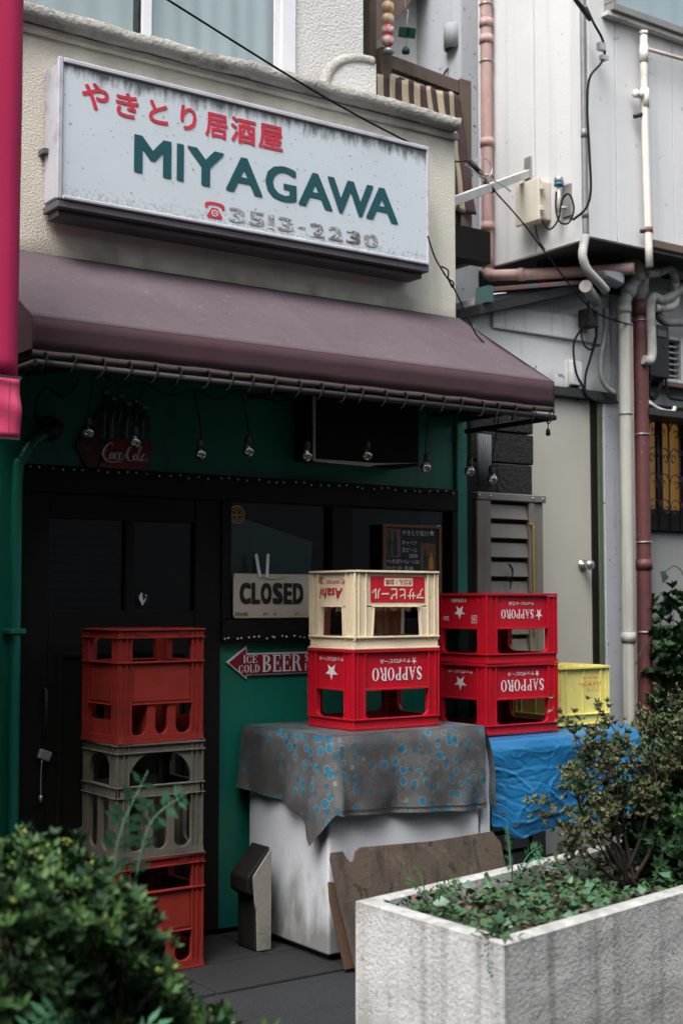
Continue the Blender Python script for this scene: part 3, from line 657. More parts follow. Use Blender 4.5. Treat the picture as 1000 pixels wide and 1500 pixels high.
grid_sheet(lambda u, v: (5.5+1.9*u, 5.24+.012*math.sin(u*60), 4.7+.9*v), 80, 2).build('curtain', M['curtain'], wn_)
boxes('sill', M['wood_pale'], wn_, (5.44, 7.4, 5.15, 5.2, 4.63, 4.6545))
boxes('roof', M['black_roof'], hs, (5.2, 7.5, 5.0, 6.6, 5.6, 5.7))
# lower storey
LY = 5.6
lw = MB()
lw.prism([(4.83, 2.60), (5.90, 2.60), (5.90, 3.20), (5.648, 3.18), (4.83, 2.945)], LY, LY+.12)         # wall over the door, sloping top
lw.build('gable_wall', M['old_white'], hs, bevel=.006)
boxes('gable_band', M['old_white'], hs, (4.96, 5.86, LY-.022, LY-.001, 2.885, 3.02), bevel=.008, seg=2)
m = MB(); m.prism([(4.80, 2.925), (5.66, 3.175), (5.66, 3.235), (4.80, 2.985)], LY-.10, LY+.2); m.build('roof_verge', M['black_roof'], hs, bevel=.004)
m = MB(); m.prism([(4.86, 3.005), (5.70, 3.20), (5.70, 3.235), (4.86, 3.045)], LY-.05, LY+.2); m.build('roof_board', M['wood_pale'], hs, bevel=.003)
m = MB(); m.prism([(4.84, 3.05), (5.95, 3.265), (5.95, 3.29), (4.84, 3.075)], LY-.12, LY-.04); m.build('gutter', M['rust'], hs, bevel=.003)
m = MB(); m.prism([(4.815, 2.99), (4.87, 3.0), (4.87, 3.085), (4.83, 3.085)], LY-.125, LY-.03); m.build('gutter_end', mat('teal_flaking_paint', (.02, .14, .15), (.10, .08, .07), 20, .4, .7), hs)
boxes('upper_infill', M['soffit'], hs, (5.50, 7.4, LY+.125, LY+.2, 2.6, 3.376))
boxes('door_beam', M['black_roof'], hs, (5.05, 5.90, LY-.05, LY+.1, 2.545, 2.599), bevel=.004)
hd_ = boxes('house_door', M['door_cream'], hs, (5.20, 5.715, LY-.005, LY+.04, .3, 2.543))
boxes('door_frame', M['black_wood'], hs, (5.7155, 5.765, LY-.015, LY+.06, .3, 2.543), bevel=.003)
boxes('door_trim', M['green_strip'], hs, (5.7655, 5.803, LY-.022, LY+.06, .3, 2.543), bevel=.003)
kb = MB(); kb.lathe([(.034, 0), (.034, -.006), (.018, -.010), (.013, -.030), (.024, -.040), (.030, -.055), (.027, -.072), (.012, -.08)], (5.640, LY-.006, 1.585), 'y', 20); kb.build('knob', M['chrome'], hd_)
boxes('doorstep', M['old_white'], hs, (5.20, 5.838, LY-.10, LY+.05, .0, .299))
boxes('pillar', M['grey_pillar'], hs, (5.8035, 6.085, LY-.03, LY+.1, .0, 2.543), (5.9005, 6.085, LY-.01, LY+.1, 2.5435, 3.20), bevel=.005)
boxes('right_wall', M['old_white'], hs, (6.0855, 7.4, LY, LY+.1, .0, 1.80), (6.0855, 7.4, LY, LY+.1, 2.56, 3.36), (6.56, 7.4, LY, LY+.1, 1.8005, 2.5595), bevel=.003)
gl = boxes('grille_window', M['black_wood'], hs, (6.0856, 6.5595, LY-.03, LY+.02, 1.8006, 1.93), (6.0856, 6.5595, LY-.06, LY+.02, 2.505, 2.559), (6.0856, 6.12, LY-.02, LY+.02, 1.9305, 2.5045), (6.52, 6.5595, LY-.02, LY+.02, 1.9305, 2.5045), bevel=.003)
boxes('shade', M['amber'], gl, (6.1205, 6.3, LY+.03, LY+.035, 1.93, 2.5), (6.345, 6.5195, LY+.03, LY+.035, 1.93, 2.5))
boxes('mullion', M['black_wood'], gl, (6.3, 6.345, LY+.005, LY+.029, 1.9305, 2.5045))
boxes('pane', M['dim_glass'], gl, (6.1205, 6.5195, LY+.021, LY+.024, 1.9305, 2.5045))
gy = LY-.07
for k in range(5):
    x = 6.125+.095*k
    b = MB(); b.tube([(x, gy, 1.80), (x, gy, 2.50)], .006, 6); b.build('bar', M['dark_metal'], gl)
for k in range(4):
    for j in range(4):
        x = 6.172+.095*k; z = 1.88+.155*j
        sgn = 1 if (k+j) % 2 else -1
        sc = MB()
        sc.tube([(x+.043*math.cos(a), gy-.006, z+.055+.05*math.sin(a)) for a in [math.pi*i/10 for i in range(11)]], .004, 5)
        sc.tube(catmull([(x+sgn*.005, gy-.006, z+.03), (x+sgn*.02, gy-.006, z+.02), (x+sgn*.03, gy-.006, z+.04), (x+sgn*.02, gy-.006, z+.065), (x, gy-.006, z+.06), (x-sgn*.004, gy-.006, z+.045)], 3), .0035, 5)
        sc.build('scroll', M['dark_metal'], gl)
# rear white wall seen between the two buildings
rw = thing('rear_house', 'white rendered house wall with brown eave behind the wooden balcony', 'building', (5.0, 6.6, 0))
boxes('wall', M['stucco_white'], rw, (3.9, 5.33, 6.55, 6.7, 0, 5.6))
m = MB(); m.prism([(4.30, 4.30), (4.78, 4.75), (5.40, 5.50), (5.40, 5.60), (4.30, 5.60)], 6.40, 6.54); m.build('eave_board', M['timber'], rw)
boxes('return_wall', M['grey_pillar'], rw, (5.20, 5.325, 6.12, 6.549, 2.9, 5.6))

# ---------------------------------------------------------------- wooden balcony with the striped towel
bc = thing('wooden_balcony', 'weathered brown wooden balcony between the shop and the siding house', 'balcony', (4.5, 5.65, 3.2))
boxes('post', M['timber'], bc, (4.178, 4.248, 5.56, 5.63, 3.42, 4.285), bevel=.004)
boxes('post', M['timber'], bc, (4.735, 4.815, 5.58, 5.65, 3.42, 4.245), bevel=.004)
boxes('tall_post', M['timber'], bc, (4.13, 4.1775, 5.60, 5.66, 3.42, 5.4), bevel=.003)
m = MB(); m.hexa([(4.2485, 5.575, 4.185), (4.7345, 5.59, 4.16), (4.7345, 5.64, 4.16), (4.2485, 5.62, 4.185), (4.2485, 5.575, 4.262), (4.7345, 5.59, 4.235), (4.7345, 5.64, 4.235), (4.2485, 5.62, 4.262)]); m.build('rail', M['timber'], bc, bevel=.004)
for x in (4.33, 4.42, 4.51, 4.60, 4.69):
    boxes('baluster', M['timber'], bc, (x, x+.035, 5.60, 5.63, 3.42, 4.165))
boxes('beam', M['black_wood'], bc, (4.17, 4.94, 5.57, 5.66, 3.235, 3.4195), bevel=.004)
boxes('deck', M['timber'], bc, (4.17, 4.93, 5.661, 6.5, 3.36, 3.415))
for x in (4.30, 4.60, 4.84):
    boxes('joist', M['timber'], bc, (x, x+.06, 5.661, 6.5, 3.25, 3.359))

tw = thing('striped_towel', 'cream and dark brown striped towel hung over the wooden balcony rail', 'towel', (4.45, 5.55, 3.5))
edges = []; x = 0.0; n_st = 15
for k in range(n_st):
    u0, u1 = k/n_st, (k+1)/n_st
    def tf(u, v, u0=u0, u1=u1):
        q = u0+(u1-u0)*u
        ztop = 4.140-.0*q-.016*abs(math.sin(q*14))
        z = ztop-(.645)*v
        skew = .10*v*q
        return (4.10+.60*q+skew+.006*nz(q*6, v*3, 1), 5.548+.014*math.sin(q*28+v*1.5)*(.3+v)+.01*nz(q*5, v*4, 2), z)
    o = grid_sheet(tf, 5, 24).build('stripe', M['towel_brown'] if k % 2 == 0 else M['towel_cream'], tw); solid(o, .006)

# ornaments hung on the balcony
cn = thing('can_ornament', 'string of small cut drink cans hanging from the balcony eave', 'ornament', (4.175, 5.5, 4.25))
for z, mm in ((4.47, 'can_orange'), (4.405, 'can_orange'), (4.345, 'can_red'), (4.29, 'can_red')):
    c = MB(); c.lathe([(.014, -.03), (.03, -.018), (.034, 0), (.03, .018), (.016, .03)], (4.175, 5.5, z), 'z', 14); can = c.build('can', M[mm], cn)
c = MB(); c.lathe([(.03, -.016), (.026, 0), (.01, .012)], (4.178, 5.5, 4.243), 'z', 14); c.build('cap', M['galv'], cn)
c = MB(); c.tube([(4.175, 5.5, 4.25), (4.175, 5.5, 5.35)], .0015, 5); c.build('cord', M['galv'], cn)
wc = thing('hanging_box_ornament', 'small green open box hanging on a wire above the balcony', 'ornament', (4.30, 5.5, 4.25))
c = MB(); c.tube(catmull([(4.285, 5.5, 5.3), (4.288, 5.5, 4.56), (4.31, 5.5, 4.49), (4.302, 5.5, 4.44), (4.302, 5.5, 4.40)], 5), .002, 5); c.build('wire', M['galv'], wc)
bx = MB(); bx.box(-.034, .034, -.03, .03, -.026, -.022); bx.box(-.034, -.030, -.03, .03, -.0219, .026); bx.box(.030, .034, -.03, .03, -.0219, .026); bx.box(-.0299, .0299, .026, .03, -.0219, .026)
bx.xf(Matrix.Translation((4.302, 5.5, 4.365)) @ Matrix.Rotation(R(-10), 4, 'Y') @ Matrix.Rotation(R(25), 4, 'X')); bx.build('box', mat('dark_green_tin', (.012, .05, .03), (.02, .07, .045), 30), wc)
c = MB(); c.lathe([(.021, -.018), (.021, .0), (.012, .016), (.003, .02)], (4.293, 5.5, 4.27), 'z', 12); c.tube([(4.295, 5.5, 4.285), (4.302, 5.5, 4.345)], .001, 4); c.build('bell', mat('dark_teal_bell', (.02, .05, .055)), wc)

# flood light on the rear wall
fl = thing('floodlight', 'grey cylindrical outdoor lamp on the wall above the balcony', 'lamp', (5.29, 6.3, 4.8))
c = MB(); c.lathe([(.052, .075), (.055, .07), (.055, -.075), (.047, -.075), (.047, -.06)], (5.20, 6.2, 4.80), 'z', 20); c.build('housing', mat('grey_lamp_housing', (.30, .32, .32), (.26, .28, .28), 9), fl)
c = MB(); c.lathe([(.044, 0), (.044, .002)], (5.20, 6.2, 4.737), 'z', 18); c.build('lens', M['black_plastic'], fl)
c = MB(); c.tube([(5.215, 6.22, 4.74), (5.235, 6.25, 4.66), (5.245, 6.30, 4.62)], .018, 8); c.tube([(5.245, 6.28, 4.68), (5.26, 6.28, 4.55)], .022, 8); c.build('bracket', M['black_plastic'], fl)
c = MB(); c.tube(catmull([(5.24, 6.24, 4.66), (5.17, 6.25, 4.58), (5.15, 6.3, 4.45), (5.16, 6.3, 4.3)], 5), .006, 6); c.tube(catmull([(5.25, 6.27, 4.7), (5.275, 6.25, 4.85), (5.30, 6.2, 5.0), (5.315, 6.1, 5.3)], 5), .006, 6); c.build('cable', M['rubber'], fl)

# ---------------------------------------------------------------- pipes, boxes and cables on the right
def pipe(name, label, pts, r, mt, couplings=(), cm=None, smooth=4, cat='pipe', clips=(), n=12):
    t = thing(name, label, cat, (pts[0][0], pts[0][1], min(p[2] for p in pts)))
    b = MB(); P = catmull(pts, smooth) if smooth else [Vector(p) for p in pts]
    b.tube(P, r, n); b.build('pipe', mt, t)
    for c0, c1 in couplings:
        q = MB(); q.tube([c0, c1], r*1.16, n); q.build('coupling', cm or mt, t)
    for p_ in clips:
        q = MB(); q.tube([(p_[0]+r*1.12*math.cos(a), p_[1]+r*1.12*math.sin(a), p_[2]) for a in [2*math.pi*i/14 for i in range(15)]], .004, 5, caps=False); q.build('clip', M['galv'], t)
    return t
px, py = 5.286, 5.99
pipe('pink_drainpipe', 'faded pink drainpipe rising beside the striped towel', [(px, py, 5.55), (px, py, 4.5), (px, py, 3.42), (px, py, 3.34), (px+.003, py-.01, 3.305), (px+.03, py-.04, 3.298)], .036, M['pink_pipe'],
     [((px, py, z), (px, py, z-.05)) for z in (4.86, 4.76, 4.13, 3.62)], clips=[(px, py, 4.95), (px, py, 4.60), (px, py, 3.9)])
pipe('pink_gutter_pipe', 'faded pink pipe running along under the overhanging storey', [(5.285, 5.96, 3.298), (5.36, 5.82, 3.285), (5.55, 5.52, 3.268), (5.74, 5.26, 3.262)], .033, M['pink_pipe'],
     [((5.365, 5.812, 3.284), (5.385, 5.78, 3.283))])
t = pipe('grey_conduit', 'slim grey conduit pole at the corner of the siding house', [(5.308, 5.215, 5.5), (5.308, 5.215, 4.6), (5.308, 5.215, 4.0), (5.308, 5.215, 3.52), (5.305, 5.21, 3.36)], .0155, M['conduit'],
     [((5.308, 5.215, 3.97), (5.308, 5.215, 3.92)), ((5.308, 5.215, 3.52), (5.308, 5.215, 3.47))], n=10)
q = MB(); q.tube(catmull([(5.305, 5.21, 3.37), (5.285, 5.205, 3.31), (5.272, 5.20, 3.25), (5.30, 5.20, 3.19), (5.36, 5.20, 3.145), (5.43, 5.21, 3.11), (5.47, 5.22, 3.09)], 5), .025, 10); q.build('bend', M['lagging'], t)
q = MB(); q.tube(catmull([(5.262, 5.14, 4.62), (5.275, 5.10, 4.52), (5.36, 5.12, 4.46), (5.40, 5.14, 4.40), (5.37, 5.14, 4.33), (5.27, 5.13, 4.22), (5.25, 5.13, 4.05), (5.262, 5.13, 3.8), (5.268, 5.13, 3.6), (5.25, 5.15, 3.5), (5.20, 5.2, 3.44)], 6), .007, 6); q.build('cable', M['rubber'], t)
boxes('clamp', M['galv'], t, (5.345, 5.39, 5.12, 5.15, 4.40, 4.44), (5.365, 5.41, 5.12, 5.15, 4.35, 4.375))
q = MB(); q.hexa([(5.10, 5.10, 4.66), (5.13, 5.10, 4.64), (5.13, 5.13, 4.64), (5.10, 5.13, 4.66), (5.25, 5.10, 4.565), (5.27, 5.10, 4.535), (5.27, 5.13, 4.535), (5.25, 5.13, 4.565)]); q.build('cable_joint', M['black_plastic'], t, bevel=.004)

t = pipe('white_standpipe', 'slim white pipe standing on the front of the siding house', [(5.725, 5.15, 4.60), (5.725, 5.15, 4.2), (5.735, 5.15, 3.7), (5.745, 5.15, 3.25)], .0215, M['white_pipe'],
     [((5.725, 5.15, 4.60), (5.725, 5.15, 4.58)), ((5.725, 5.15, 4.52), (5.725, 5.15, 4.42)), ((5.727, 5.15, 4.27), (5.729, 5.15, 4.16))])
q = MB(); q.tube([(5.705, 5.15, 4.225), (5.66, 5.15, 4.225)], .02, 10); q.lathe([(.024, 0), (.024, .012)], (5.647, 5.15, 4.225), 'x', 12); q.build('branch', M['white_pipe'], t)
q = MB(); q.tube([(5.74, 5.14, 4.50), (6.4, 5.15, 4.53)], .011, 8); q.build('side_rod', mat('pinkish_rod', (.42, .33, .28), (.5, .42, .36), 10), t)
q = MB(); q.tube([(5.73, 5.15, 4.125), (5.66, 5.17, 4.10)], .012, 8); q.build('bracket', M['dark_metal'], t)
q = MB(); q.tube([(5.745, 5.15, 3.46), (5.70, 5.17, 3.45)], .012, 8); q.build('bracket', M['dark_metal'], t)
q = MB(); q.tube([(5.743, 5.15, 3.475), (5.743, 5.15, 3.445)], .025, 10); q.build('red_collar', M['rust'], t)
# timber plank edge hanging at the right under the siding
tr = boxes('worn_timber', M['timber'], None, (5.80, 6.6, 5.16, 5.199, 3.37, 3.42), bevel=.006); tag(tr, 'rough dark timber batten fixed along the bottom of the siding at the right', 'batten')

# junction box and antenna on the left face
jb = thing('junction_box', 'beige plastic junction box on the side of the siding house', 'box', (5.27, 5.58, 3.5))
boxes('case', M['beige_box'], jb, (5.245, 5.331, 5.50, 5.675, 3.525, 3.75), bevel=.008, seg=2)
boxes('lid', M['beige_box'], jb, (5.225, 5.2445, 5.49, 5.685, 3.515, 3.76), bevel=.006, seg=2)
for z in (3.70, 3.58):
    boxes('latch', M['beige_box'], jb, (5.232, 5.262, 5.474, 5.489, z-.014, z+.014), bevel=.002)
c = MB(); c.tube(catmull([(5.29, 5.53, 3.524), (5.28, 5.46, 3.46), (5.27, 5.38, 3.50), (5.27, 5.35, 3.60), (5.275, 5.30, 3.62), (5.27, 5.26, 3.53), (5.27, 5.30, 3.46), (5.27, 5.37, 3.48), (5.27, 5.40, 3.56), (5.275, 5.40, 3.66)], 6), .0055, 6)
c.tube(catmull([(5.30, 5.60, 3.52), (5.29, 5.56, 3.42), (5.30, 5.52, 3.36)], 5), .004, 6); c.build('cable', M['rubber'], jb)
an = thing('blue_capped_antenna', 'small antenna with a blue and silver cap beside the junction box', 'antenna', (5.28, 5.38, 3.5))
boxes('mount', M['galv'], an, (5.32, 5.331, 5.335, 5.40, 3.52, 3.70))
c = MB(); c.tube([(5.285, 5.39, 3.54), (5.285, 5.39, 3.70)], .010, 8); c.tube([(5.285, 5.39, 3.57), (5.328, 5.37, 3.57)], .007, 6); c.build('rod', M['white_pipe'], an)
c = MB(); c.lathe([(.026, 0), (.028, .016)], (5.285, 5.39, 3.690), 'z', 14); c.build('collar', M['blue_cap'], an)
c = MB(); c.lathe([(.026, 0), (.026, .03), (.022, .034)], (5.285, 5.39, 3.7065), 'z', 14); c.build('cap', M['galv'], an)

# white bracket arm between the buildings
ar = thing('bracket_arm', 'white angled metal arm reaching from the siding house toward the shop', 'bracket', (4.8, 5.5, 3.4))
a0, a1 = Vector((5.325, 5.68, 3.845)), Vector((4.20, 5.05, 3.325))
d = (a1-a0).normalized(); sd_ = d.cross(Vector((0, 0, 1))).normalized(); u_ = sd_.cross(d)
c = MB(); c.hexa([a0+sd_*.016-u_*.022, a1+sd_*.016-u_*.022, a1-sd_*.016-u_*.022, a0-sd_*.016-u_*.022, a0+sd_*.016+u_*.022, a1+sd_*.016+u_*.022, a1-sd_*.016+u_*.022, a0-sd_*.016+u_*.022]); c.build('bar', M['wood_pale'], ar, bevel=.002)
boxes('wall_plate', M['galv'], ar, (5.318, 5.3325, 5.655, 5.705, 3.77, 3.94))
# cables across the gap
cb = thing('overhead_cable', 'black overhead cable crossing in front of the shop to the grey pillar', 'cable', (4.5, 5.2, 3.0))
c = MB(); c.tube(catmull([(2.30, 4.55, 3.72), (3.10, 4.62, 3.52), (3.75, 4.85, 3.505), (4.30, 5.15, 3.585), (4.61, 5.35, 3.685), (4.753, 5.35, 3.575), (4.99, 5.36, 3.42), (5.30, 5.38, 3.18), (5.55, 5.40, 3.025), (5.757, 5.40, 2.985), (5.88, 5.41, 2.98)], 8), .0048, 6); c.build('wire', M['rubber'], cb)
c = MB(); c.tube([(4.60, 5.345, 3.688), (4.68, 5.345, 3.63)], .014, 8); c.tube([(4.70, 5.345, 3.60), (4.76, 5.345, 3.555)], .014, 8); c.build('clamp', M['black_plastic'], cb)
c = MB(); c.tube(catmull([(4.62, 5.34, 3.69), (4.68, 5.33, 3.72), (4.74, 5.33, 3.68), (4.71, 5.33, 3.62), (4.65, 5.33, 3.64)], 5), .003, 5); c.tube(catmull([(4.55, 5.33, 3.66), (4.65, 5.33, 3.62), (4.80, 5.33, 3.60), (4.87, 5.33, 3.57)], 5), .004, 5); c.build('tie', M['galv'], cb)
cb = thing('guy_wire', 'thin black knotted wire running from the sign down to the awning corner', 'wire', (3.9, 4.7, 2.7))
c = MB(); c.tube(catmull([(3.79, 4.70, 3.02), (3.83, 4.70, 2.93), (3.884, 4.70, 2.863), (3.95, 4.70, 2.79), (4.06, 4.70, 2.62), (4.12, 4.70, 2.57)], 5), .004, 6); c.build('strand', M['rubber'], cb)
c = MB(); c.tube(catmull([(3.865, 4.695, 2.89), (3.90, 4.69, 2.875), (3.90, 4.69, 2.84), (3.93, 4.69, 2.825), (3.925, 4.69, 2.80), (3.90, 4.69, 2.835), (3.87, 4.69, 2.862)], 4), .004, 5); c.build('knot', M['rubber'], cb)

# the bundle of pipes at the pillar
PY = 5.44
pipe('grey_green_pipe', 'thick pale grey green vertical pipe in front of the pillar', [(5.845, PY, .1), (5.845, PY, 1.0), (5.848, PY, 2.2), (5.850, PY, 3.07), (5.85, PY, 3.10), (5.875, PY, 3.16), (5.92, PY, 3.22), (5.945, PY-.02, 3.28), (5.93, PY-.02, 3.35), (5.87, PY+.02, 3.33)], .036, M['grey_pipe'],
     [((5.85, PY, 3.05), (5.85, PY, 3.09)), ((5.872, PY, 3.155), (5.905, PY, 3.20)), ((5.945, PY-.02, 3.25), (5.945, PY-.02, 3.30)), ((5.847, PY, 1.20), (5.847, PY, 1.14))], cm=M['lagging'], clips=[(5.849, PY, 2.46)])
pipe('thin_pink_tube', 'thin peach tube running up between the grey and brown pipes', [(5.908, PY+.01, .3), (5.908, PY+.01, 1.5), (5.913, PY+.01, 2.4), (5.915, PY+.01, 3.0)], .0115, mat('peach_tube', (.48, .36, .28), (.42, .31, .24), 9), n=8)
pipe('brown_pipe', 'dark red brown vertical drainpipe beside the grille window', [(5.985, PY, .1), (5.985, PY, 1.4), (5.985, PY, 2.4), (5.985, PY, 3.14)], .042, M['brown_pipe'], [((5.985, PY, 1.62), (5.985, PY, 1.56)), ((5.985, PY, 3.05), (5.985, PY, 3.14))],
     clips=[(5.985, PY, 3.02), (5.985, PY, 2.35), (5.985, PY, 1.72), (5.985, PY, 1.2)])
pipe('lagged_elbow_pipe', 'pale pipe elbow turning beside the brown pipe at the right edge', [(6.00, 5.40, 3.30), (6.09, 5.40, 3.315), (6.19, 5.40, 3.355), (6.235, 5.40, 3.33), (6.245, 5.40, 3.25), (6.245, 5.40, 3.17), (6.20, 5.40, 3.125), (6.06, 5.40, 3.10)], .026, M['white_pipe'],
     [((6.235, 5.40, 3.30), (6.242, 5.40, 3.27)), ((6.09, 5.40, 3.105), (6.13, 5.40, 3.112)), ((6.08, 5.40, 3.313), (6.11, 5.40, 3.322))], cm=M['lagging'], smooth=5)
pipe('taped_refrigerant_pipe', 'pale taped air conditioner pipe hooking down beside the meter box', [(6.60, 5.38, 3.40), (6.30, 5.38, 3.25), (6.12, 5.38, 3.15), (6.04, 5.38, 3.16), (6.005, 5.38, 3.10), (6.01, 5.38, 2.95), (6.012, 5.38, 2.82), (5.99, 5.38, 2.775), (5.95, 5.39, 2.78)], .027, M['lagging'],
     [((6.10+.02*k*2, 5.38, 3.142+.022*k*2), (6.12+.02*k*2, 5.38, 3.152+.022*k*2)) for k in range(0, 8, 2)], smooth=6)
pipe('grey_branch_pipe', 'second taped pipe behind the meter box at the right edge', [(6.14, 5.46, 3.09), (6.22, 5.46, 3.05), (6.35, 5.46, 3.06), (6.6, 5.46, 3.09)], .026, M['lagging'], smooth=5)
jt = thing('pipe_junction', 'bundled dark pipe junction under the overhang at the pillar', 'pipe', (5.93, 5.46, 3.2))
c = MB(); c.tube([(5.99, 5.45, 3.14), (6.0, 5.45, 3.26), (6.01, 5.44, 3.36)], [.046, .05, .04], 12); c.tube([(5.98, 5.46, 3.20), (5.90, 5.47, 3.24)], .034, 10); c.build('tee', M['lagging'], jt)
c = MB(); c.hexa([(5.56, 5.30, 3.20), (5.70, 5.30, 3.17), (5.86, 5.50, 3.20), (5.60, 5.50, 3.22), (5.55, 5.30, 3.235), (5.71, 5.30, 3.245), (5.88, 5.50, 3.26), (5.58, 5.50, 3.27)]); c.build('gutter_spout', M['grey_pillar'], jt, bevel=.01)
sk = thing('capped_stub_pipe', 'short white capped pipe stub poking out below the pink pipe', 'pipe', (5.5, 5.4, 3.1))
c = MB(); c.tube([(5.46, 5.36, 3.135), (5.60, 5.45, 3.12), (5.66, 5.48, 3.10)], .032, 12); c.build('stub', M['lagging'], sk)
c = MB(); c.tube([(5.44, 5.347, 3.137), (5.462, 5.361, 3.135)], .036, 12); c.build('cap', M['lagging'], sk)
# wires at the pillar head
pw = thing('loose_wires', 'loose black wires and hose looping down beside the pillar head', 'wires', (5.7, 5.5, 2.5))
c = MB()
c.tube(catmull([(5.60, 5.48, 3.10), (5.60, 5.5, 2.98), (5.53, 5.53, 2.86), (5.55, 5.54, 2.70), (5.60, 5.54, 2.62), (5.64, 5.54, 2.56), (5.72, 5.52, 2.53), (5.83, 5.48, 2.53)], 6), .007, 6)
c.tube(catmull([(5.66, 5.5, 3.05), (5.70, 5.52, 2.92), (5.66, 5.53, 2.78), (5.63, 5.54, 2.68), (5.63, 5.55, 2.56)], 6), .008, 6)
c.tube(catmull([(5.63, 5.5, 3.0), (5.58, 5.52, 2.93), (5.60, 5.52, 2.85), (5.66, 5.52, 2.83), (5.69, 5.52, 2.9)], 5), .006, 6)
c.build('wire', M['rubber'], pw)
c = MB(); c.tube(catmull([(5.76, 5.50, 3.08), (5.775, 5.52, 2.95), (5.75, 5.53, 2.80), (5.745, 5.53, 2.70), (5.77, 5.52, 2.63), (5.82, 5.49, 2.58)], 6), .016, 8); c.build('hose', M['conduit'], pw)
boxes('connector_block', M['black_plastic'], pw, (5.60, 5.70, 5.50, 5.57, 2.96, 3.06), bevel=.004)
sb = thing('switch_box', 'small white switch box on the wall above the cream door', 'box', (5.59, 5.57, 2.63))
boxes('case', M['old_white'], sb, (5.53, 5.61, 5.545, 5.579, 2.615, 2.755), bevel=.005); boxes('base', M['old_white'], sb, (5.515, 5.62, 5.58, 5.5985, 2.605, 2.765), bevel=.003)
c = MB(); c.tube([(5.585, 5.57, 2.615), (5.60, 5.575, 2.53)], .005, 6); c.build('wire', M['rubber'], sb)
# meter box and wall grille
mb_ = thing('meter_box', 'black meter box with small grey display beside the white pipes', 'box', (6.2, 5.45, 2.55))
boxes('case', M['black_plastic'], mb_, (6.06, 6.235, 5.44, 5.595, 2.70, 3.02), bevel=.01, seg=2)
boxes('display', mat('grey_display', (.10, .11, .11)), mb_, (6.12, 6.20, 5.432, 5.439, 2.945, 2.985), bevel=.002)
c = MB(); c.lathe([(.007, 0), (.007, .006)], (6.19, 5.433, 2.89), 'y', 10); c.build('button', mat('green_button', (.01, .16, .08)), mb_)
c = MB(); c.tube(catmull([(6.08, 5.45, 2.70), (6.05, 5.45, 2.62), (6.10, 5.45, 2.57), (6.16, 5.46, 2.64), (6.20, 5.47, 2.70)], 5), .012, 6); c.tube(catmull([(6.22, 5.46, 2.70), (6.24, 5.46, 2.60), (6.32, 5.45, 2.585), (6.5, 5.45, 2.585)], 5), .008, 6); c.build('cable', M['rubber'], mb_)
c = MB(); c.tube(catmull([(6.02, 5.42, 2.54), (6.12, 5.42, 2.505), (6.22, 5.42, 2.50), (6.25, 5.42, 2.53)], 5), .012, 8); c.build('drain_hose', M['white_pipe'], mb_)
vg = thing('wall_grille', 'small metal wall vent grille with horizontal bars beside the meter box', 'vent', (6.36, 5.55, 2.7))
boxes('frame', M['old_white'], vg, (6.245, 6.275, 5.53, 5.5995, 2.70, 2.99), (6.44, 6.47, 5.53, 5.5995, 2.70, 2.99), (6.2755, 6.4395, 5.53, 5.5995, 2.965, 2.99), (6.2755, 6.4395, 5.53, 5.5995, 2.70, 2.725), bevel=.003)
boxes('backing', M['black_plastic'], vg, (6.2755, 6.4395, 5.585, 5.5995, 2.7255, 2.9645))
for k in range(6):
    boxes('bar', M['galv'], vg, (6.2755, 6.4395, 5.55, 5.562, 2.745+.036*k, 2.753+.036*k))
boxes('ledge', M['rust'], vg, (6.23, 6.6, 5.50, 5.5995, 2.672, 2.699))
boxes('hood', M['black_roof'], hs, (6.0, 7.4, 5.38, 5.5995, 2.46, 2.50), bevel=.003)

# ---------------------------------------------------------------- gap beside the shop: cinder blocks, corrugated sheet, louvred panel
ck = thing('block_pier', 'pier of blackened cinder blocks behind the louvred panel', 'pier', (4.65, 5.25, 0))
z = 0.0; j = 0
while z < 2.42:
    for x0, x1 in (((4.36, 4.86),) if j % 2 else ((4.36, 4.60), (4.605, 4.85))):
        boxes('block', M['cinder'], ck, (x0, x1+random.uniform(-.012, .012), 5.15+random.uniform(0, .015), 5.36, z+.003, z+.157), bevel=.006)
    z += .16; j += 1
co = thing('corrugated_sheet', 'strip of grey corrugated sheet hanging beside the green corner post', 'sheet', (4.47, 5.1, 1.95))
o = grid_sheet(lambda u, v: (4.425+.085*u, 5.10+.008*math.sin(u*38), 1.95+.26*v), 30, 2).build('sheet', M['corrugated'], co); solid(o, .002)
lv = thing('louvred_panel', 'taupe metal louvred panel standing behind the red crates', 'panel', (4.54, 5.0, .0))
boxes('frame', M['louvre'], lv, (4.318, 4.41, 4.985, 5.04, .05, 1.87), (4.662, 4.70, 4.985, 5.04, .05, 1.87), (4.318, 4.775, 4.98, 5.045, 1.8705, 1.908), (4.7005, 4.765, 4.995, 5.04, .05, 1.87), bevel=.004)
z = .08; k = 0
while z < 1.80:
    m = MB(); m.hexa([(4.4105, 4.992, z), (4.6615, 4.992, z), (4.6615, 5.02, z), (4.4105, 5.02, z), (4.4105, 5.008, z+.073), (4.6615, 5.008, z+.073), (4.6615, 5.03, z+.073), (4.4105, 5.03, z+.073)])
    m.build('slat', M['louvre'], lv, bevel=.003); z += .0945; k += 1
boxes('backing', mat('dark_taupe', (.045, .04, .036)), lv, (4.4105, 4.6615, 5.034, 5.04, .05, 1.87))
c = MB(); c.tube(catmull([(4.655, 4.98, 1.76), (4.676, 4.975, 1.755), (4.678, 4.975, 1.70), (4.678, 4.975, 1.2)], 5), .005, 6); c.build('cord', M['yellow_cord'], lv)
c = MB(); c.tube(catmull([(4.50, 4.98, 1.50), (4.52, 4.97, 1.47), (4.53, 4.97, 1.52), (4.51, 4.975, 1.56), (4.54, 4.975, 1.53), (4.52, 4.975, 1.44)], 4), .003, 5); c.build('wire_tie', M['rubber'], lv)
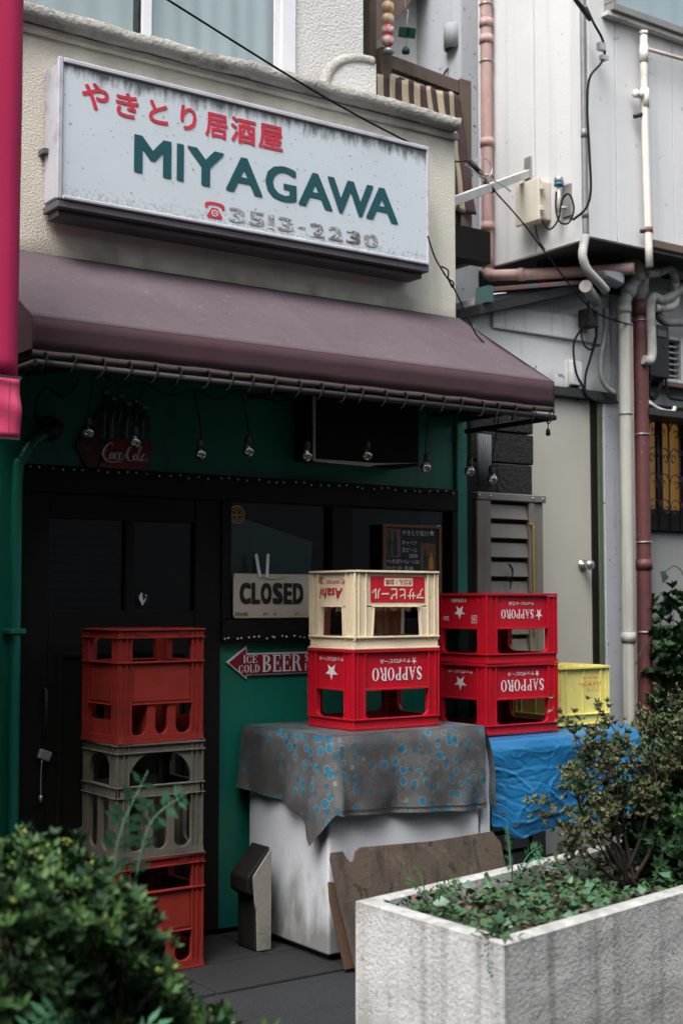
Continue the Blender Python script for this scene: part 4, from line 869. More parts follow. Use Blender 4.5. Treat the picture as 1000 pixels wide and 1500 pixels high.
for xs in (4.33, 4.40, 4.68, 4.75):
    c = MB(); c.lathe([(.006, 0), (.006, -.003), (.003, -.005)], (xs, 4.98, 1.89), 'y', 8); c.build('rivet', M['galv'], lv)
boxes('side_fill', M['black_wood'], shop, (4.2135, 4.30, 5.0, 5.06, .0, 2.3))

# ---------------------------------------------------------------- the building across the lane (reflected in the shop's glass)
ob = thing('opposite_building', 'plain grey rendered building on the far side of the lane, seen only as a reflection', 'building', (2, -2.6, 0))
boxes('wall', M['brick_far'], ob, (-24, 4.0, -3.2, -2.6, 0, 7.6), (4.001, 26, -3.2, -2.6, 0, 4.6))
m = MB(); m.prism([(-3.9, 7.6), (-2.3, 7.6), (-3.2, 8.3)], -24, 4.0, 'yz'); m.build('roof', M['black_roof'], ob)
for k in range(12):
    x = -14+k*2.8
    f_ = boxes('window', M['alu'], ob, (x, x+1.3, -2.598, -2.56, 3.2, 3.24), (x, x+1.3, -2.598, -2.56, 4.3, 4.34), (x, x+.04, -2.598, -2.56, 3.2405, 4.2995), (x+1.26, x+1.3, -2.598, -2.56, 3.2405, 4.2995))
    boxes('pane', M['shop_glass'], f_, (x+.04, x+1.26, -2.59, -2.585, 3.24, 4.30))

# ================================================================= CRATES
def rotz(a): return Matrix.Rotation(a, 4, 'Z')
def side_xf(k, w, d):
    """canonical side (outside toward -Y, plane y=0) moved to side k: 0 front, 1 left, 2 back, 3 right"""
    return [Matrix.Translation((0, -d/2, 0)), Matrix.Translation((-w/2, 0, 0)) @ rotz(R(-90)), Matrix.Translation((0, d/2, 0)) @ rotz(R(180)), Matrix.Translation((w/2, 0, 0)) @ rotz(R(90))][k]

def crate_root(name, label, loc, rz, group):
    return thing(name, label, 'crate', loc, R(rz), group)

def beer_crate(name, label, mt, w, d, h, loc, rz, group, style='red'):
    t = crate_root(name, label, loc, rz, group)
    fr = MB()
    pw = .058
    for k in range(4):
        L = w if k % 2 == 0 else d
        x = side_xf(k, w, d); b = MB(); e = L/2
        for s in (-1, 1):                                 # corner posts with ribs
            i0, i1 = (e-pw, e-.004) if s > 0 else (-e+.004, -e+pw)
            b.box(i0, i1, .005, .022, .014, h-.014)
            for q in (e-pw, e-.022, e-.003):
                b.box(s*q-.0022, s*q+.0022, -.003, .0049, .0355, h-.012)
        if style == 'red':
            zo0, zo1, r = .135*h, .485*h, .034
            b.box(-e, e, -.004, .014, 0, .010); b.box(-e+.002, e-.002, .003, .014, .0101, zo0-.005)
            b.box(-e, e, -.005, .016, zo0-.0049, zo0)
            b.box(-e+pw+.0005, e-pw-.0005, -.004, .016, zo1, zo1+.007)
            b.box(-e, e, -.005, .016, h-.011, h)
            for s in (-1, 1): b.fillet(s*(e-pw), zo0, r, -s, 1, .001, .016)
        elif style == 'cream':
            zo0, zo1 = .165*h, .53*h
            b.box(-e, e, -.006, .014, 0, .007); b.box(-e+.002, e-.002, .003, .014, .0071, zo0-.008)
            b.box(-e, e, -.006, .016, zo0-.0079, zo0)
            b.box(-e, e, -.006, .016, h-.009, h)
            ow = (e-pw)*.78
            for s in (-1, 1):
                a = s*ow
                q = [(a, zo0), (s*(e-pw), zo0), (s*(e-pw), zo1), (s*ow*.94, zo1)]
                if s < 0: q = q[::-1]
                b.prism(q, .004, .016)
                q = [(a, zo0), (a+s*.006, zo0), (s*ow*.94+s*.006, zo1), (s*ow*.94, zo1)]
                if s < 0: q = q[::-1]
                b.prism(q, -.003, .0039)
            b.box(-ow-.004, ow+.004, -.003, .0039, zo1+.0005, zo1+.006)
        else:
            zo0, zo1 = .19*h, .19*h
            b.box(-e, e, -.006, .014, 0, .006); b.box(-e+.002, e-.002, .003, .014, .0061, zo0-.006); b.box(-e, e, -.006, .016, zo0-.0059, zo0)
            b.box(-e, e, -.008, .016, h-.012, h)
        fr.join(b, x)
    fr.build('frame', mt, t, local=True, bevel=.0012)
    for k in range(4):
        L = w if k % 2 == 0 else d; e = L/2
        b = MB(); z0 = {'red': .485*h+.0072, 'cream': .53*h+.0062, 'yellow': .1905*h}[style]
        b.box(-e+pw+.0005, e-pw-.0005, .008, .013, z0, h-.0112)
        if style == 'yellow':
            for q in (-.33, 0, .33): b.box(q*L-.003, q*L+.003, .001, .0079, z0, h-.0115)
        b.xf(side_xf(k, w, d)); b.build('side_panel', mt, t, local=True)
    # closed base (now on top) and bottle dividers hanging from it
    tp = MB(); tp.box(-w/2+.012, w/2-.012, -d/2+.012, d/2-.012, h-.010, h-.002)
    if style == 'yellow':
        for i in range(7): tp.box(-w/2+.02+i*(w-.05)/6.2, -w/2+.028+i*(w-.05)/6.2, -d/2+.02, d/2-.02, h-.0019, h+.004)
    tp.build('base_plate', mt, t, local=True)
    for i in range(1, 4):
        y = -d/2+d*i/4; pts = [(-w/2+.024, h-.0105)]; n = 10
        for j in range(n+1):
            xx_ = -w/2+.024+(w-.048)*j/n; pts.append((xx_, .56*h if j % 2 else .47*h))
        pts.append((w/2-.024, h-.0105)); q = MB(); q.prism(pts, y-.0015, y+.0015); q.build('divider', mt, t, local=True)
    for i in range(1, 5):
        x = -w/2+w*i/5; pts = [(-d/2+.024, h-.0105)]; n = 8
        for j in range(n+1): pts.append((-d/2+.024+(d-.048)*j/n, .56*h if j % 2 else .47*h))
        pts.append((d/2-.024, h-.0105)); q = MB(); q.prism(pts, x-.0015, x+.0015, 'yz'); q.build('divider', mt, t, local=True)
    return t

def print_on(t, side, w, d, items, mt, name='lettering', lift=.002):
    """items: (drawing, x0, x1, z0, z1, turned, shear) in canonical side coordinates, on the recessed panel (y=.008)"""
    b = MB()
    for g_, x0, x1, z0, z1, turn, sh in items:
        lay(b, g_, (x0, .008, z0), FU, FW, x1-x0, z1-z0, turn, sh, lift)
    b.xf(side_xf(side, w, d)); return b.build(name, mt, t, local=True, recalc=False)

KAT = 'サッポロビール'
W_, D_, H_ = .446, .312, .318
def sapporo_front(t, w, d, h, v):
    if v == 'a':
        it = [(serif_geo('SAPPORO'), -.125, .135, .60*h, .765*h, True, 0), (text_geo(KAT, .03), -.085, .075, .815*h, .875*h, True, .25), (star_geo(), .080, .108, .79*h, .90*h, True, 0)]
        it2 = [(star_geo(), -.045, .045, .60*h, .83*h, True, 0), (text_geo(KAT, .03), -.085, .085, .845*h, .90*h, True, .25)]
    else:
        it = [(serif_geo('SAPPORO'), -.125, .075, .635*h, .765*h, True, 0), (star_geo(), .085, .128, .60*h, .79*h, True, 0), (text_geo(KAT, .03), -.035, .075, .825*h, .875*h, True, 0), (ring(.5, .5, .5, .5, .36, .36), -.056, -.040, .825*h, .875*h, True, 0), (text_geo('20', .02), -.076, -.060, .825*h, .875*h, True, 0)]
        it2 = [(star_geo(), -.045, .035, .62*h, .84*h, True, 0), (serif_geo('SAPPORO'), -.06, .04, .87*h, .92*h, True, 0), (text_geo('20', .02), -.115, -.075, .60*h, .665*h, True, 0),
               (rect(0, 1, 0, .08), .075, .11, .57*h, .68*h, True, 0), (rect(0, 1, .92, 1), .075, .11, .57*h, .68*h, True, 0), (rect(0, .08, .081, .919), .075, .11, .57*h, .68*h, True, 0), (rect(.92, 1, .081, .919), .075, .11, .57*h, .68*h, True, 0), (text_geo('大', .03), .082, .103, .59*h, .66*h, True, 0)]
    print_on(t, 0, w, d, it, M['print_white']); print_on(t, 1, w, d, it2, M['print_white'])

GR = 'red beer crates on the tables'
TZ = .866
c = beer_crate('beer_crate', 'red beer crate under the cream crate on the spotted tablecloth', M['red_crate'], W_, D_, H_, (3.386, 4.567, TZ), 1.0, GR)
sapporo_front(c, W_, D_, H_, 'a')
h2 = .308
c = beer_crate('beer_crate', 'upper red beer crate of the stack of two beside the louvred panel', M['red_crate'], .43, .36, h2, (4.158, 4.68, .795+.3105), 1.0, GR)
sapporo_front(c, .43, .36, h2, 'b')
c = beer_crate('beer_crate', 'lower red beer crate of the stack of two standing on the blue tarp', M['red_crate'], .43, .36, h2, (4.160, 4.682, .795), 0.0, GR)
sapporo_front(c, .43, .36, h2, 'a')
# cream crate
w, d, h = .440, .310, .318
c = beer_crate('beer_crate', 'cream beer crate with red printed panel stacked on a red crate', M['cream_crate'], w, d, h, (3.388, 4.567, TZ+H_+.001), 1.5, None, 'cream')
print_on(c, 0, w, d, [(rect(0, 1, 0, 1), -.135, .150, .595*h, .925*h, False, 0)], M['print_red'], 'red_print')
print_on(c, 0, w, d, [(text_geo('アサヒビール', .035), -.128, .142, .625*h, .775*h, True, 0)], M['print_cream'], 'lettering', .0035)
print_on(c, 0, w, d, [(rect(0, 1, 0, 1), -.065, .085, .80*h, .905*h, False, 0)], M['print_cream'], 'label_plate', .0030)
print_on(c, 0, w, d, [(text_geo('大びん・20本', .015), -.060, .080, .815*h, .89*h, True, 0)], M['print_red'], 'lettering', .0042)
print_on(c, 1, w, d, [(text_geo('Asahi', .03), -.088, .062, .64*h, .78*h, True, .25), (text_geo('20', .03), -.115, -.065, .83*h, .92*h, True, 0), (text_geo('大', .0), .055, .10, .82*h, .90*h, True, 0), (text_geo('DRAFT BEER', .0), -.045, .045, .835*h, .875*h, True, 0)], M['print_red'])
# yellow crate
w, d, h = .35, .30, .275
c = beer_crate('beer_crate', 'yellow drinks crate with red printing at the right end of the tarp', M['yellow_crate'], w, d, h, (4.665, 4.78, .795), 1.0, None, 'yellow')
print_on(c, 0, w, d, [(text_geo('ハイサワー', .03), -.035, .115, .66*h, .74*h, True, .3), (text_geo('博水社', .0), -.01, .10, .78*h, .82*h, True, 0), (text_geo('ハイッピー', .0), .0, .11, .55*h, .60*h, True, 0)], M['print_red'], lift=.0095)

def sake_crate(label, mt, loc, rz, style):
    w, d, h = .362, .285, .42
    t = crate_root('sake_crate', label, loc, rz, 'tall bottle crates stacked by the door'); pw = .050
    fr = MB()
    for k in range(4):
        L = w if k % 2 == 0 else d; e = L/2; b = MB(); wide = k % 2 == 0
        for s in (-1, 1):
            lo, hi = (e-pw, e-.006) if s > 0 else (-e+.006, -e+pw)
            b.box(lo, hi, .004, .020, .03, h-.03)
            q = [(s*(e-.006), .001), (s*(e+.004), .001), (s*(e-.004), .07), (s*(e-.006), .07)]      # flared foot
            b.prism(q if s > 0 else q[::-1], .000, .018)
            for q in (e-pw, e-.030, e-.006): b.box(s*q-.0022, s*q+.0022, -.003, .0039, .03, h-.012)
        b.box(-e-.003, e+.003, -.005, .016, 0, .006); b.box(-e, e, -.001, .016, .0061, .0299)
        b.box(-e-.003, e+.003, -.007, .018, h-.006, h); b.box(-e, e, .002, .016, h-.030, h-.0061); b.box(-e-.003, e+.003, -.007, .018, h-.0345, h-.0301)
        i = e-pw
        if style == 'red':
            b.box(-e, e, -.007, .018, .70*h, .712*h); b.box(-i, i, -.004, .016, .335*h, .345*h)
            for s in (-1, 1): b.fillet(s*i, h-.0346, .028, -s, -1, .002, .016)
            n = 3 if wide else 1
            if wide:
                gap = 2*i/3
                for j in (1, 2): b.box(-i+j*gap-.017, -i+j*gap+.017, .002, .016, .03, .335*h)
                for j in range(3):
                    c0, c1 = -i+j*gap+(.0172 if j else 0), -i+(j+1)*gap-(.0172 if j < 2 else 0)
                    b.fillet(c0, .03, .03, 1, 1, .002, .016); b.fillet(c1, .03, .03, -1, 1, .002, .016)
            for q in (-i+.02, i-.06) if wide else ():     # ribbed grip blocks on the top band
                for j in range(6): b.box(q, q+.04, -.004, .0019, h-.028+j*.0037, h-.0262+j*.0037)
        else:
            b.box(-e, e, .000, .016, .545*h, .625*h); b.box(-e-.002, e+.002, -.007, .018, .535*h, .545*h-.0001); b.box(-e-.002, e+.002, -.007, .018, .625*h+.0001, .635*h)
            for s in (-1, 1): b.fillet(s*i, h-.0346, min(.11, i*.9), -s, -1, .002, .016, 8)
            n = 3 if wide else 2; gap = 2*i/n
            for j in range(1, n): b.box(-i+j*gap-.014, -i+j*gap+.014, .000, .016, .03, .535*h-.0001)
            for j in range(n):
                c0, c1 = -i+j*gap+(.0142 if j else 0), -i+(j+1)*gap-(.0142 if j < n-1 else 0); r = (c1-c0)/2*.98
                b.fillet(c0, .03, r, 1, 1, .002, .016); b.fillet(c1, .03, r, -1, 1, .002, .016)
        fr.join(b, side_xf(k, w, d))
    fr.build('frame', mt, t, local=True, bevel=.0012)
    if style == 'red':
        for k in range(4):
            L = w if k % 2 == 0 else d; e = L/2; i = e-pw
            b = MB(); b.box(-i+.0005, i-.0005, .007, .013, .346*h, .699*h); b.box(-i+.008, i-.008, .0045, .0069, .365*h, .68*h)
            if k % 2: b.box(-i+.0005, i-.0005, .007, .013, .0301, .20*h)
            b.xf(side_xf(k, w, d)); b.build('side_panel', mt, t, local=True)
    fl_ = MB(); fl_.box(-w/2+.018, w/2-.018, -d/2+.018, d/2-.018, .008, .014); fl_.build('base_plate', mt, t, local=True)
    q = MB(); q.box(-w/2+.02, w/2-.02, -.002, .002, .015, .5*h); q.build('divider', mt, t, local=True)
    for s in (-1, 1):
        q = MB(); q.box(s*w/6-.002, s*w/6+.002, -d/2+.02, d/2-.02, .015, .48*h); q.build('divider', mt, t, local=True)
    return t
PZ = .013
sake_crate('lowest dull red bottle crate standing on the ground by the dark door', M['old_red_crate'], (2.392, 4.690, PZ), 1.5, 'red')
sake_crate('grey brown bottle crate with tall arches between two dull red crates', M['grey_crate'], (2.388, 4.688, PZ+.4215), 0.0, 'grey')
sake_crate('dull red bottle crate on top of the grey brown crate by the dark door', M['old_red_crate'], (2.385, 4.692, PZ+.843), 3.0, 'red')

# ================================================================= FREEZER, TABLE, COVERS
fz = thing('chest_freezer', 'dirty white chest freezer under the spotted tablecloth', 'freezer', (3.37, 4.6, 0))
boxes('cabinet', M['freezer'], fz, (2.985, 3.742, 4.318, 4.90, .035, .79), bevel=.010, seg=3)
boxes('lid', M['freezer'], fz, (2.982, 3.745, 4.313, 4.905, .795, .858), bevel=.010, seg=3)
boxes('base', M['dark_metal'], fz, (3.02, 3.70, 4.36, 4.88, .013, .0345))
wb = boxes('white_side_board', M['freezer'], None, (3.765, 3.815, 4.33, 4.88, .014, .80), bevel=.006); tag(wb, 'narrow white board standing between the freezer and the tarp table', 'board')
tb = thing('side_table', 'low table hidden under the blue tarp', 'table', (4.3, 4.65, 0))
boxes('table_top', M['timber'], tb, (3.84, 4.90, 4.40, 4.93, .745, .780), bevel=.004)
for x in (3.86, 4.84):
    for y in (4.42, 4.87): boxes('leg', M['timber'], tb, (x, x+.04, y, y+.04, .014, .7445))

cl = thing('tablecloth', 'grey oilcloth with blue and white spots draped over the freezer', 'tablecloth', (3.37, 4.6, .86))
ZT = .8635
def top(u, v): return (2.972+.782*u, 4.300+.62*v, ZT+.0015*nz(u*8, v*8))
grid_sheet(top, 30, 20).build('cloth_top', M['oilcloth'], cl)
def lerp_tab(tab, x):
    for (a, b), (c_, d_) in zip(tab[:-1], tab[1:]):
        if x <= c_: f = (x-a)/(c_-a); return b+(d_-b)*f
    return tab[-1][1]
def front(u, v):
    bot = lerp_tab([(0, .575), (.04, .565), (.3, .555), (.7, .538), (.97, .525), (1, .53)], u)
    f = min(1, v*8)
    z = ZT-.001-(ZT-bot)*v
    fold = .009*math.sin(u*11+.5)*v+.009*math.sin(u*23+v*2)*v*v+.010*nz(u*9, v*3, 3)*v
    pleat = .035*math.exp(-((u-.03)/.035)**2)*v
    y = 4.300-.010*f-.014*v-fold-pleat
    return (2.972+.782*u, y, z)
grid_sheet(front, 80, 26).build('front_drop', M['oilcloth'], cl)
grid_sheet(lambda u, v: Vector(front(.02+.98*u, .93+.015*v))-Vector((0, .0025, 0)), 80, 1).build('hem', mat('hem_stitching', (.03, .028, .025)), cl)
def left(u, v):
    # u: 0 at the wall, 1 at the near corner
    bot = lerp_tab([(0, .61), (.2, .60), (.55, .585), (.74, .560), (.82, .52), (.92, .445), (1, .565)], u)
    z = ZT-.001-(ZT-bot)*v; f = min(1, v*8)
    fold = .010*math.sin(u*9+1)*v+.008*math.sin(u*21+v)*v+.02*math.exp(-((u-.9)/.07)**2)*v
    q = Vector((2.972-.010*f-.012*v-fold, 4.92-.62*u, z))
    if u > .93:
        k = ((u-.93)/.07)**1.5; e = Vector(front(0, v)); q = q.lerp(Vector((e.x, e.y, e.z if u > .999 else q.z*(1-k)+e.z*k)), k)
    return q
grid_sheet(left, 60, 26).build('side_drop', M['oilcloth'], cl)
def right(u, v):
    bot = lerp_tab([(0, .53), (.25, .56), (1, .60)], u)
    z = ZT-.001-(ZT-bot)*v
    return (3.754+.006*min(1, v*8)+.05*math.sin(min(1, v*1.3)*math.pi*.6)*(1-.4*u), 4.300-.012*v*(1-u)+.62*u, z)
grid_sheet(right, 20, 20).build('side_drop', M['oilcloth'], cl)

tp = thing('blue_tarp', 'crumpled bright blue tarpaulin draped over the low table', 'tarp', (4.3, 4.6, .78))
def tarp(u, v):
    x = 3.832+1.09*u
    zt = .7865
    rg = lambda n, w: math.exp(-(n/w)**2)
    cr = .009*nz(x*4, v*4, 1)+.0028*rg(nz(x*4+1, v*6, 5), .05)+.0018*rg(nz(x*9+3, v*11, 9), .06)-.002*rg(nz(x*5+7, v*13, 3), .05)+.0006*nz(x*50, v*50, 4)
    if v < .45:
        y = 4.925-(4.925-4.385)*(v/.45); return (x, y, zt+.002*nz(x*9, y*9)+(.0))
    f = (v-.45)/.55
    bot = lerp_tab([(0, .445), (.04, .44), (.10, .385), (.14, .378), (.4, .40), (1, .43)], u)
    out = .03*math.sqrt(max(f, 0))*.6+.03*math.sin(u*8+f)*f
    return (x-(.012*f if u < .05 else 0)+.01*nz(x*3, f*5)*f, 4.385-.012*min(1, f*10)-out-cr*(1.6*min(1, f*5)), zt-.004*min(1, f*20)-(zt-bot)*f)
o = grid_sheet(tarp, 170, 130).build('sheet', M['tarp'], tp)
def tarp_side(u, v):
    y = 4.925-(4.925-4.385)*u
    return (3.832-.008*min(1, v*10)-.012*nz(u*5, v*5)*v, y, .7865-.30*v)
for x, z in ((3.885, .49), (3.945, .44)):
    u = (x-3.832)/1.09
    best = min((Vector(tarp(u, .45+.55*f/200)) for f in range(201)), key=lambda q: abs(q.z-z))
    e = MB(); e.add(*[[(best.x+r_*math.cos(a), best.y-.006, best.z+r_*math.sin(a)) for k in range(13) for r_, a in ((.011, R(30*k)), (.005, R(30*k)))], [(2*k, 2*k+1, 2*k+3, 2*k+2) for k in range(12)]])
    e.build('eyelet', M['eyelet'], tp)
    e = MB(); e.lathe([(.005, 0), (.005, .001)], (best.x, best.y-.0055, best.z), 'y', 10); e.build('eyelet_hole', M['ink'], tp)

pl = MB(); pl.prism([(3.005, .014), (3.83, .014), (3.805, .40), (3.785, .425), (3.77, .448), (3.45, .440), (3.10, .452), (3.078, .438), (3.062, .405), (3.045, .402), (3.03, .42), (3.018, .445), (2.965, .446), (2.958, .425), (2.972, .25)], 0, .012)
pl.xf(Matrix.Translation((0, 4.16, 0)) @ Matrix.Rotation(R(-14), 4, 'X')); pb = pl.build('plywood_board', M['plywood'], None, bevel=.002); tag(pb, 'weathered plywood board with broken top edge leaning on the freezer', 'board')
pl = MB(); pl.prism([(2.975, .014), (3.06, .014), (3.03, .32), (2.955, .335), (2.950, .27)], 0, .016)
pl.xf(Matrix.Translation((0, 4.185, 0)) @ Matrix.Rotation(R(-14), 4, 'X')); pb = pl.build('broken_board', mat('orange_brown_board', (.075, .04, .022), (.05, .028, .017), 8, .6, .85, .4, 50, .004), None, bevel=.002); tag(pb, 'short orange brown broken board tucked behind the plywood', 'board')
sx_ = thing('stone_block', 'small slant topped block with black side and pale front beside the freezer', 'block', (2.84, 4.75, 0))
m = MB(); m.prism([(2.835, .014), (2.905, .014), (2.905, .415), (2.80, .30), (2.80, .24), (2.835, .22)], 4.606, 4.74); m.build('body', M['black_wood'], sx_, bevel=.006)
m = MB(); m.prism([(2.842, .016), (2.905, .016), (2.905, .405), (2.822, .305), (2.830, .20), (2.838, .17)], 4.595, 4.605); m.build('pale_front', M['stone_box'], sx_, bevel=.002)

# ================================================================= SIGNS AND SMALL THINGS UNDER THE AWNING
def rrect(x0, x1, z0, z1, r, n=5):
    out = []
    for cx, cz, a0 in ((x1-r, z0+r, -90), (x1-r, z1-r, 0), (x0+r, z1-r, 90), (x0+r, z0+r, 180)):
        out += [(cx+r*math.cos(R(a0+90*k/n)), cz+r*math.sin(R(a0+90*k/n))) for k in range(n+1)]
    return out
cs = thing('closed_sign', 'cream board reading CLOSED hung in the shop window', 'sign', (3.1, 4.91, 1.3))
m = MB(); m.prism(rrect(2.910, 3.312, 1.308, 1.494, .012), 4.906, 4.914); m.build('board', M['placard'], cs)
m = MB(); x = 2.938
for chx, wd in (('C', .055), ('L', .042), ('O', .055), ('S', .052), ('E', .044), ('D', .055)):
    lay(m, text_geo(chx, .115), (x, 4.906, 1.362), FU, FW, wd, .098); x += wd+.0035
m.build('lettering', M['ink'], cs)
m = MB(); lay(m, text_geo('HOURS', .01), (2.918, 4.906, 1.316), FU, FW, .062, .016); lay(m, text_geo('am', .0), (3.055, 4.906, 1.318), FU, FW, .022, .011); lay(m, text_geo('to', .0), (3.105, 4.906, 1.318), FU, FW, .016, .013); lay(m, text_geo('pm', .0), (3.215, 4.906, 1.316), FU, FW, .022, .013); m.build('lettering', M['ink'], cs)
for x, a in ((3.034, -12), (3.072, 3)):
    m = MB(); m.box(-.007, .007, -.002, .002, -.015, .085); m.xf(Matrix.Translation((x, 4.903, 1.494)) @ Matrix.Rotation(R(a), 4, 'Y')); m.build('clip', M['white_paint'], cs)
m = MB(); m.tube(catmull([(3.03, 4.902, 1.50), (3.05, 4.902, 1.480), (3.10, 4.902, 1.473), (3.15, 4.902, 1.480), (3.18, 4.902, 1.49)], 5), .0016, 5); m.build('string', M['placard'], cs)

av = thing('arrow_sign', 'red arrow sign reading ICE COLD BEER on the green wall', 'sign', (3.1, 4.94, 1.05))
m = MB(); m.prism([(2.899, 1.122), (2.995, 1.050), (2.995, 1.066), (3.52, 1.066), (3.52, 1.158), (2.995, 1.158), (2.995, 1.190)], 4.938, 4.949); m.build('border', M['white_paint'], av)
m = MB(); m.prism([(2.908, 1.122), (2.990, 1.060), (2.990, 1.071), (3.515, 1.071), (3.515, 1.153), (2.990, 1.153), (2.990, 1.180)], 4.935, 4.9375); m.build('face', mat('sign_crimson', (.20, .012, .028), (.17, .012, .025), 10, rough=.4), av)
m = MB(); lay(m, serif_geo('ICE'), (2.975, 4.935, 1.118), FU, FW, .07, .032); lay(m, serif_geo('COLD'), (2.952, 4.935, 1.078), FU, FW, .105, .032); lay(m, serif_geo('BEER'), (3.068, 4.935, 1.078), FU, FW, .20, .072)
lay(m, serif_geo('SOLD'), (3.285, 4.935, 1.118), FU, FW, .10, .032); lay(m, serif_geo('HERE'), (3.285, 4.935, 1.078), FU, FW, .10, .032); m.build('lettering', M['white_paint'], av, recalc=False)

ck_ = thing('cola_sign', 'dark red tin sign shaped like a carton of cola bottles above the door', 'sign', (2.38, 4.93, 1.89))
m = MB(); m.prism([(2.290, 1.898), (2.506, 1.905), (2.533, 1.985), (2.533, 2.02), (2.338, 2.02), (2.318, 1.93)], 4.928, 4.946); m.build('carton_front', M['tin_red'], ck_)
m = MB(); m.prism([(2.289, 1.896), (2.337, 2.025), (2.290, 2.09), (2.235, 2.06), (2.208, 1.985), (2.262, 1.893)], 4.932, 4.946); m.build('carton_side', M['tin_dark'], ck_)
m = MB(); m.prism([(2.300, 2.02), (2.535, 2.021), (2.525, 2.13), (2.32, 2.155), (2.27, 2.09)], 4.936, 4.946); m.build('carton_back', M['tin_dark'], ck_)
for x, z in ((2.365, 2.19), (2.43, 2.175), (2.50, 2.165), (2.335, 2.215), (2.40, 2.205), (2.47, 2.19)):
    m = MB(); hgt = z-2.02
    pr = [(-.026, 2.02), (.026, 2.02), (.026, 2.02+hgt*.38), (.012, 2.02+hgt*.62), (.009, 2.02+hgt*.88), (.012, 2.02+hgt*.9), (.012, z), (-.012, z), (-.012, 2.02+hgt*.9), (-.009, 2.02+hgt*.88), (-.012, 2.02+hgt*.62), (-.026, 2.02+hgt*.38)]
    yb = 4.922 if z < 2.195 and x in (2.365, 2.43, 2.50) else 4.930
    m.prism([(a+x, b) for a, b in pr], yb, yb+.006); bo = m.build('bottle', M['bottle'], ck_)
    m = MB(); lay(m, stroke([(.3, .0), (.32, .4), (.42, .7)], [.12, .1, .05]), (x-.026, yb, 2.03), FU, FW, .052, hgt*.8); lay(m, rect(.2, .8, .93, 1), (x-.02, yb, 2.02), FU, FW, .04, hgt); m.build('glint', mat('pale_tin_print', (.22, .26, .26)) if 'pale_tin_print' not in bpy.data.materials else bpy.data.materials['pale_tin_print'], bo)
# the script lettering, drawn as pen strokes in a unit box
scr = []
def C_(x, s=1.0): return stroke([(x+.19*s, .80), (x+.14*s, .94), (x+.05*s, .80), (x-.01*s, .45), (x+.05*s, .18), (x+.15*s, .26)], [.02, .03, .05, .06, .05, .02])
def o_(x): return stroke([(x+.04, .52), (x, .36), (x+.035, .20), (x+.08, .36), (x+.04, .52)], [.03, .05, .03, .05, .03])
def c_(x): return stroke([(x+.08, .46), (x+.045, .53), (x, .36), (x+.035, .2), (x+.09, .28)], [.025, .035, .05, .04, .02])
def a_(x): return stroke([(x+.085, .5), (x+.04, .52), (x, .36), (x+.03, .2), (x+.08, .34), (x+.09, .53), (x+.08, .24), (x+.12, .24)], [.03, .04, .05, .04, .03, .04, .05, .02])
def l_(x): return stroke([(x, .4), (x+.05, .85), (x+.015, .80), (x+.0, .3), (x+.04, .2), (x+.07, .3)], [.02, .035, .04, .05, .04, .02])
m = MB()
for k, gph in enumerate((C_(.03), o_(.17), c_(.27), a_(.36), rect(.47, .51, .36, .41), C_(.53), o_(.67), l_(.77), a_(.85), stroke([(.05, .16), (.2, .06), (.35, .11), (.42, .05)], [.02, .05, .06, .01]))):
    lay(m, gph, (2.318, 4.928, 1.925), FU, (-.05, 0, 1), .205, .088, shear=.12, lift=.002+.0003*k)
m.build('lettering', M['white_paint'], ck_, recalc=False)
m = MB()
lay(m, text_geo('Refreshing and Delicious', .0), (2.31, 4.928, 1.909), FU, (-.05, 0, 1), .18, .010, lift=.001)
lay(m, text_geo('COKE', .01), (2.232, 4.930, 1.985), (.62, 0, -.5), (.2, 0, .9), .05, .02, lift=.003); m.build('small_lettering', mat('dull_tin_lettering', (.25, .18, .15)), ck_, recalc=False)

mn = thing('menu_board', 'small chalkboard menu with brown frame in the shop window', 'menu board', (3.86, 4.92, 1.47))
boxes('frame', M['frame_brown'], mn, (3.690, 3.706, 4.902, 4.918, 1.40, 1.728), (4.012, 4.028, 4.902, 4.918, 1.40, 1.728), (3.7062, 4.0118, 4.902, 4.918, 1.714, 1.728), (3.7062, 4.0118, 4.902, 4.918, 1.40, 1.414), bevel=.002)
boxes('slate', M['chalkboard'], mn, (3.7062, 4.0118, 4.908, 4.918, 1.4142, 1.7138))
m = MB(); lay(m, text_geo('やきとり宮川', .01), (3.800, 4.908, 1.678), FU, FW, .15, .026); lay(m, star_geo(), (3.955, 4.908, 1.676), FU, FW, .036, .034)
lay(m, text_geo('キャベツ', .0), (3.80, 4.908, 1.635), FU, FW, .085, .020); lay(m, text_geo('生ビール', .0), (3.80, 4.908, 1.602), FU, FW, .085, .022); lay(m, text_geo('500/', .0), (3.84, 4.908, 1.576), FU, FW, .05, .019)
lay(m, text_geo('サッポロ黒ラベルビール 550', .0), (3.712, 4.908, 1.548), FU, FW, .185, .021); lay(m, text_geo('ホッピー(白・黒) 500', .0), (3.712, 4.908, 1.516), FU, FW, .15, .023); lay(m, text_geo('日本酒 500', .0), (3.712, 4.908, 1.484), FU, FW, .12, .022)
m.build('chalk_lettering', M['chalk'], mn)
boxes('photo_print', mat('brown_photo', (.17, .085, .07), (.07, .05, .05), 25, .4), mn, (3.712, 3.792, 4.9065, 4.9079, 1.578, 1.708))
boxes('photo_print', mat('warm_photo', (.16, .07, .03), (.05, .04, .03), 30, .4), mn, (3.905, 3.995, 4.9065, 4.9079, 1.52, 1.645))
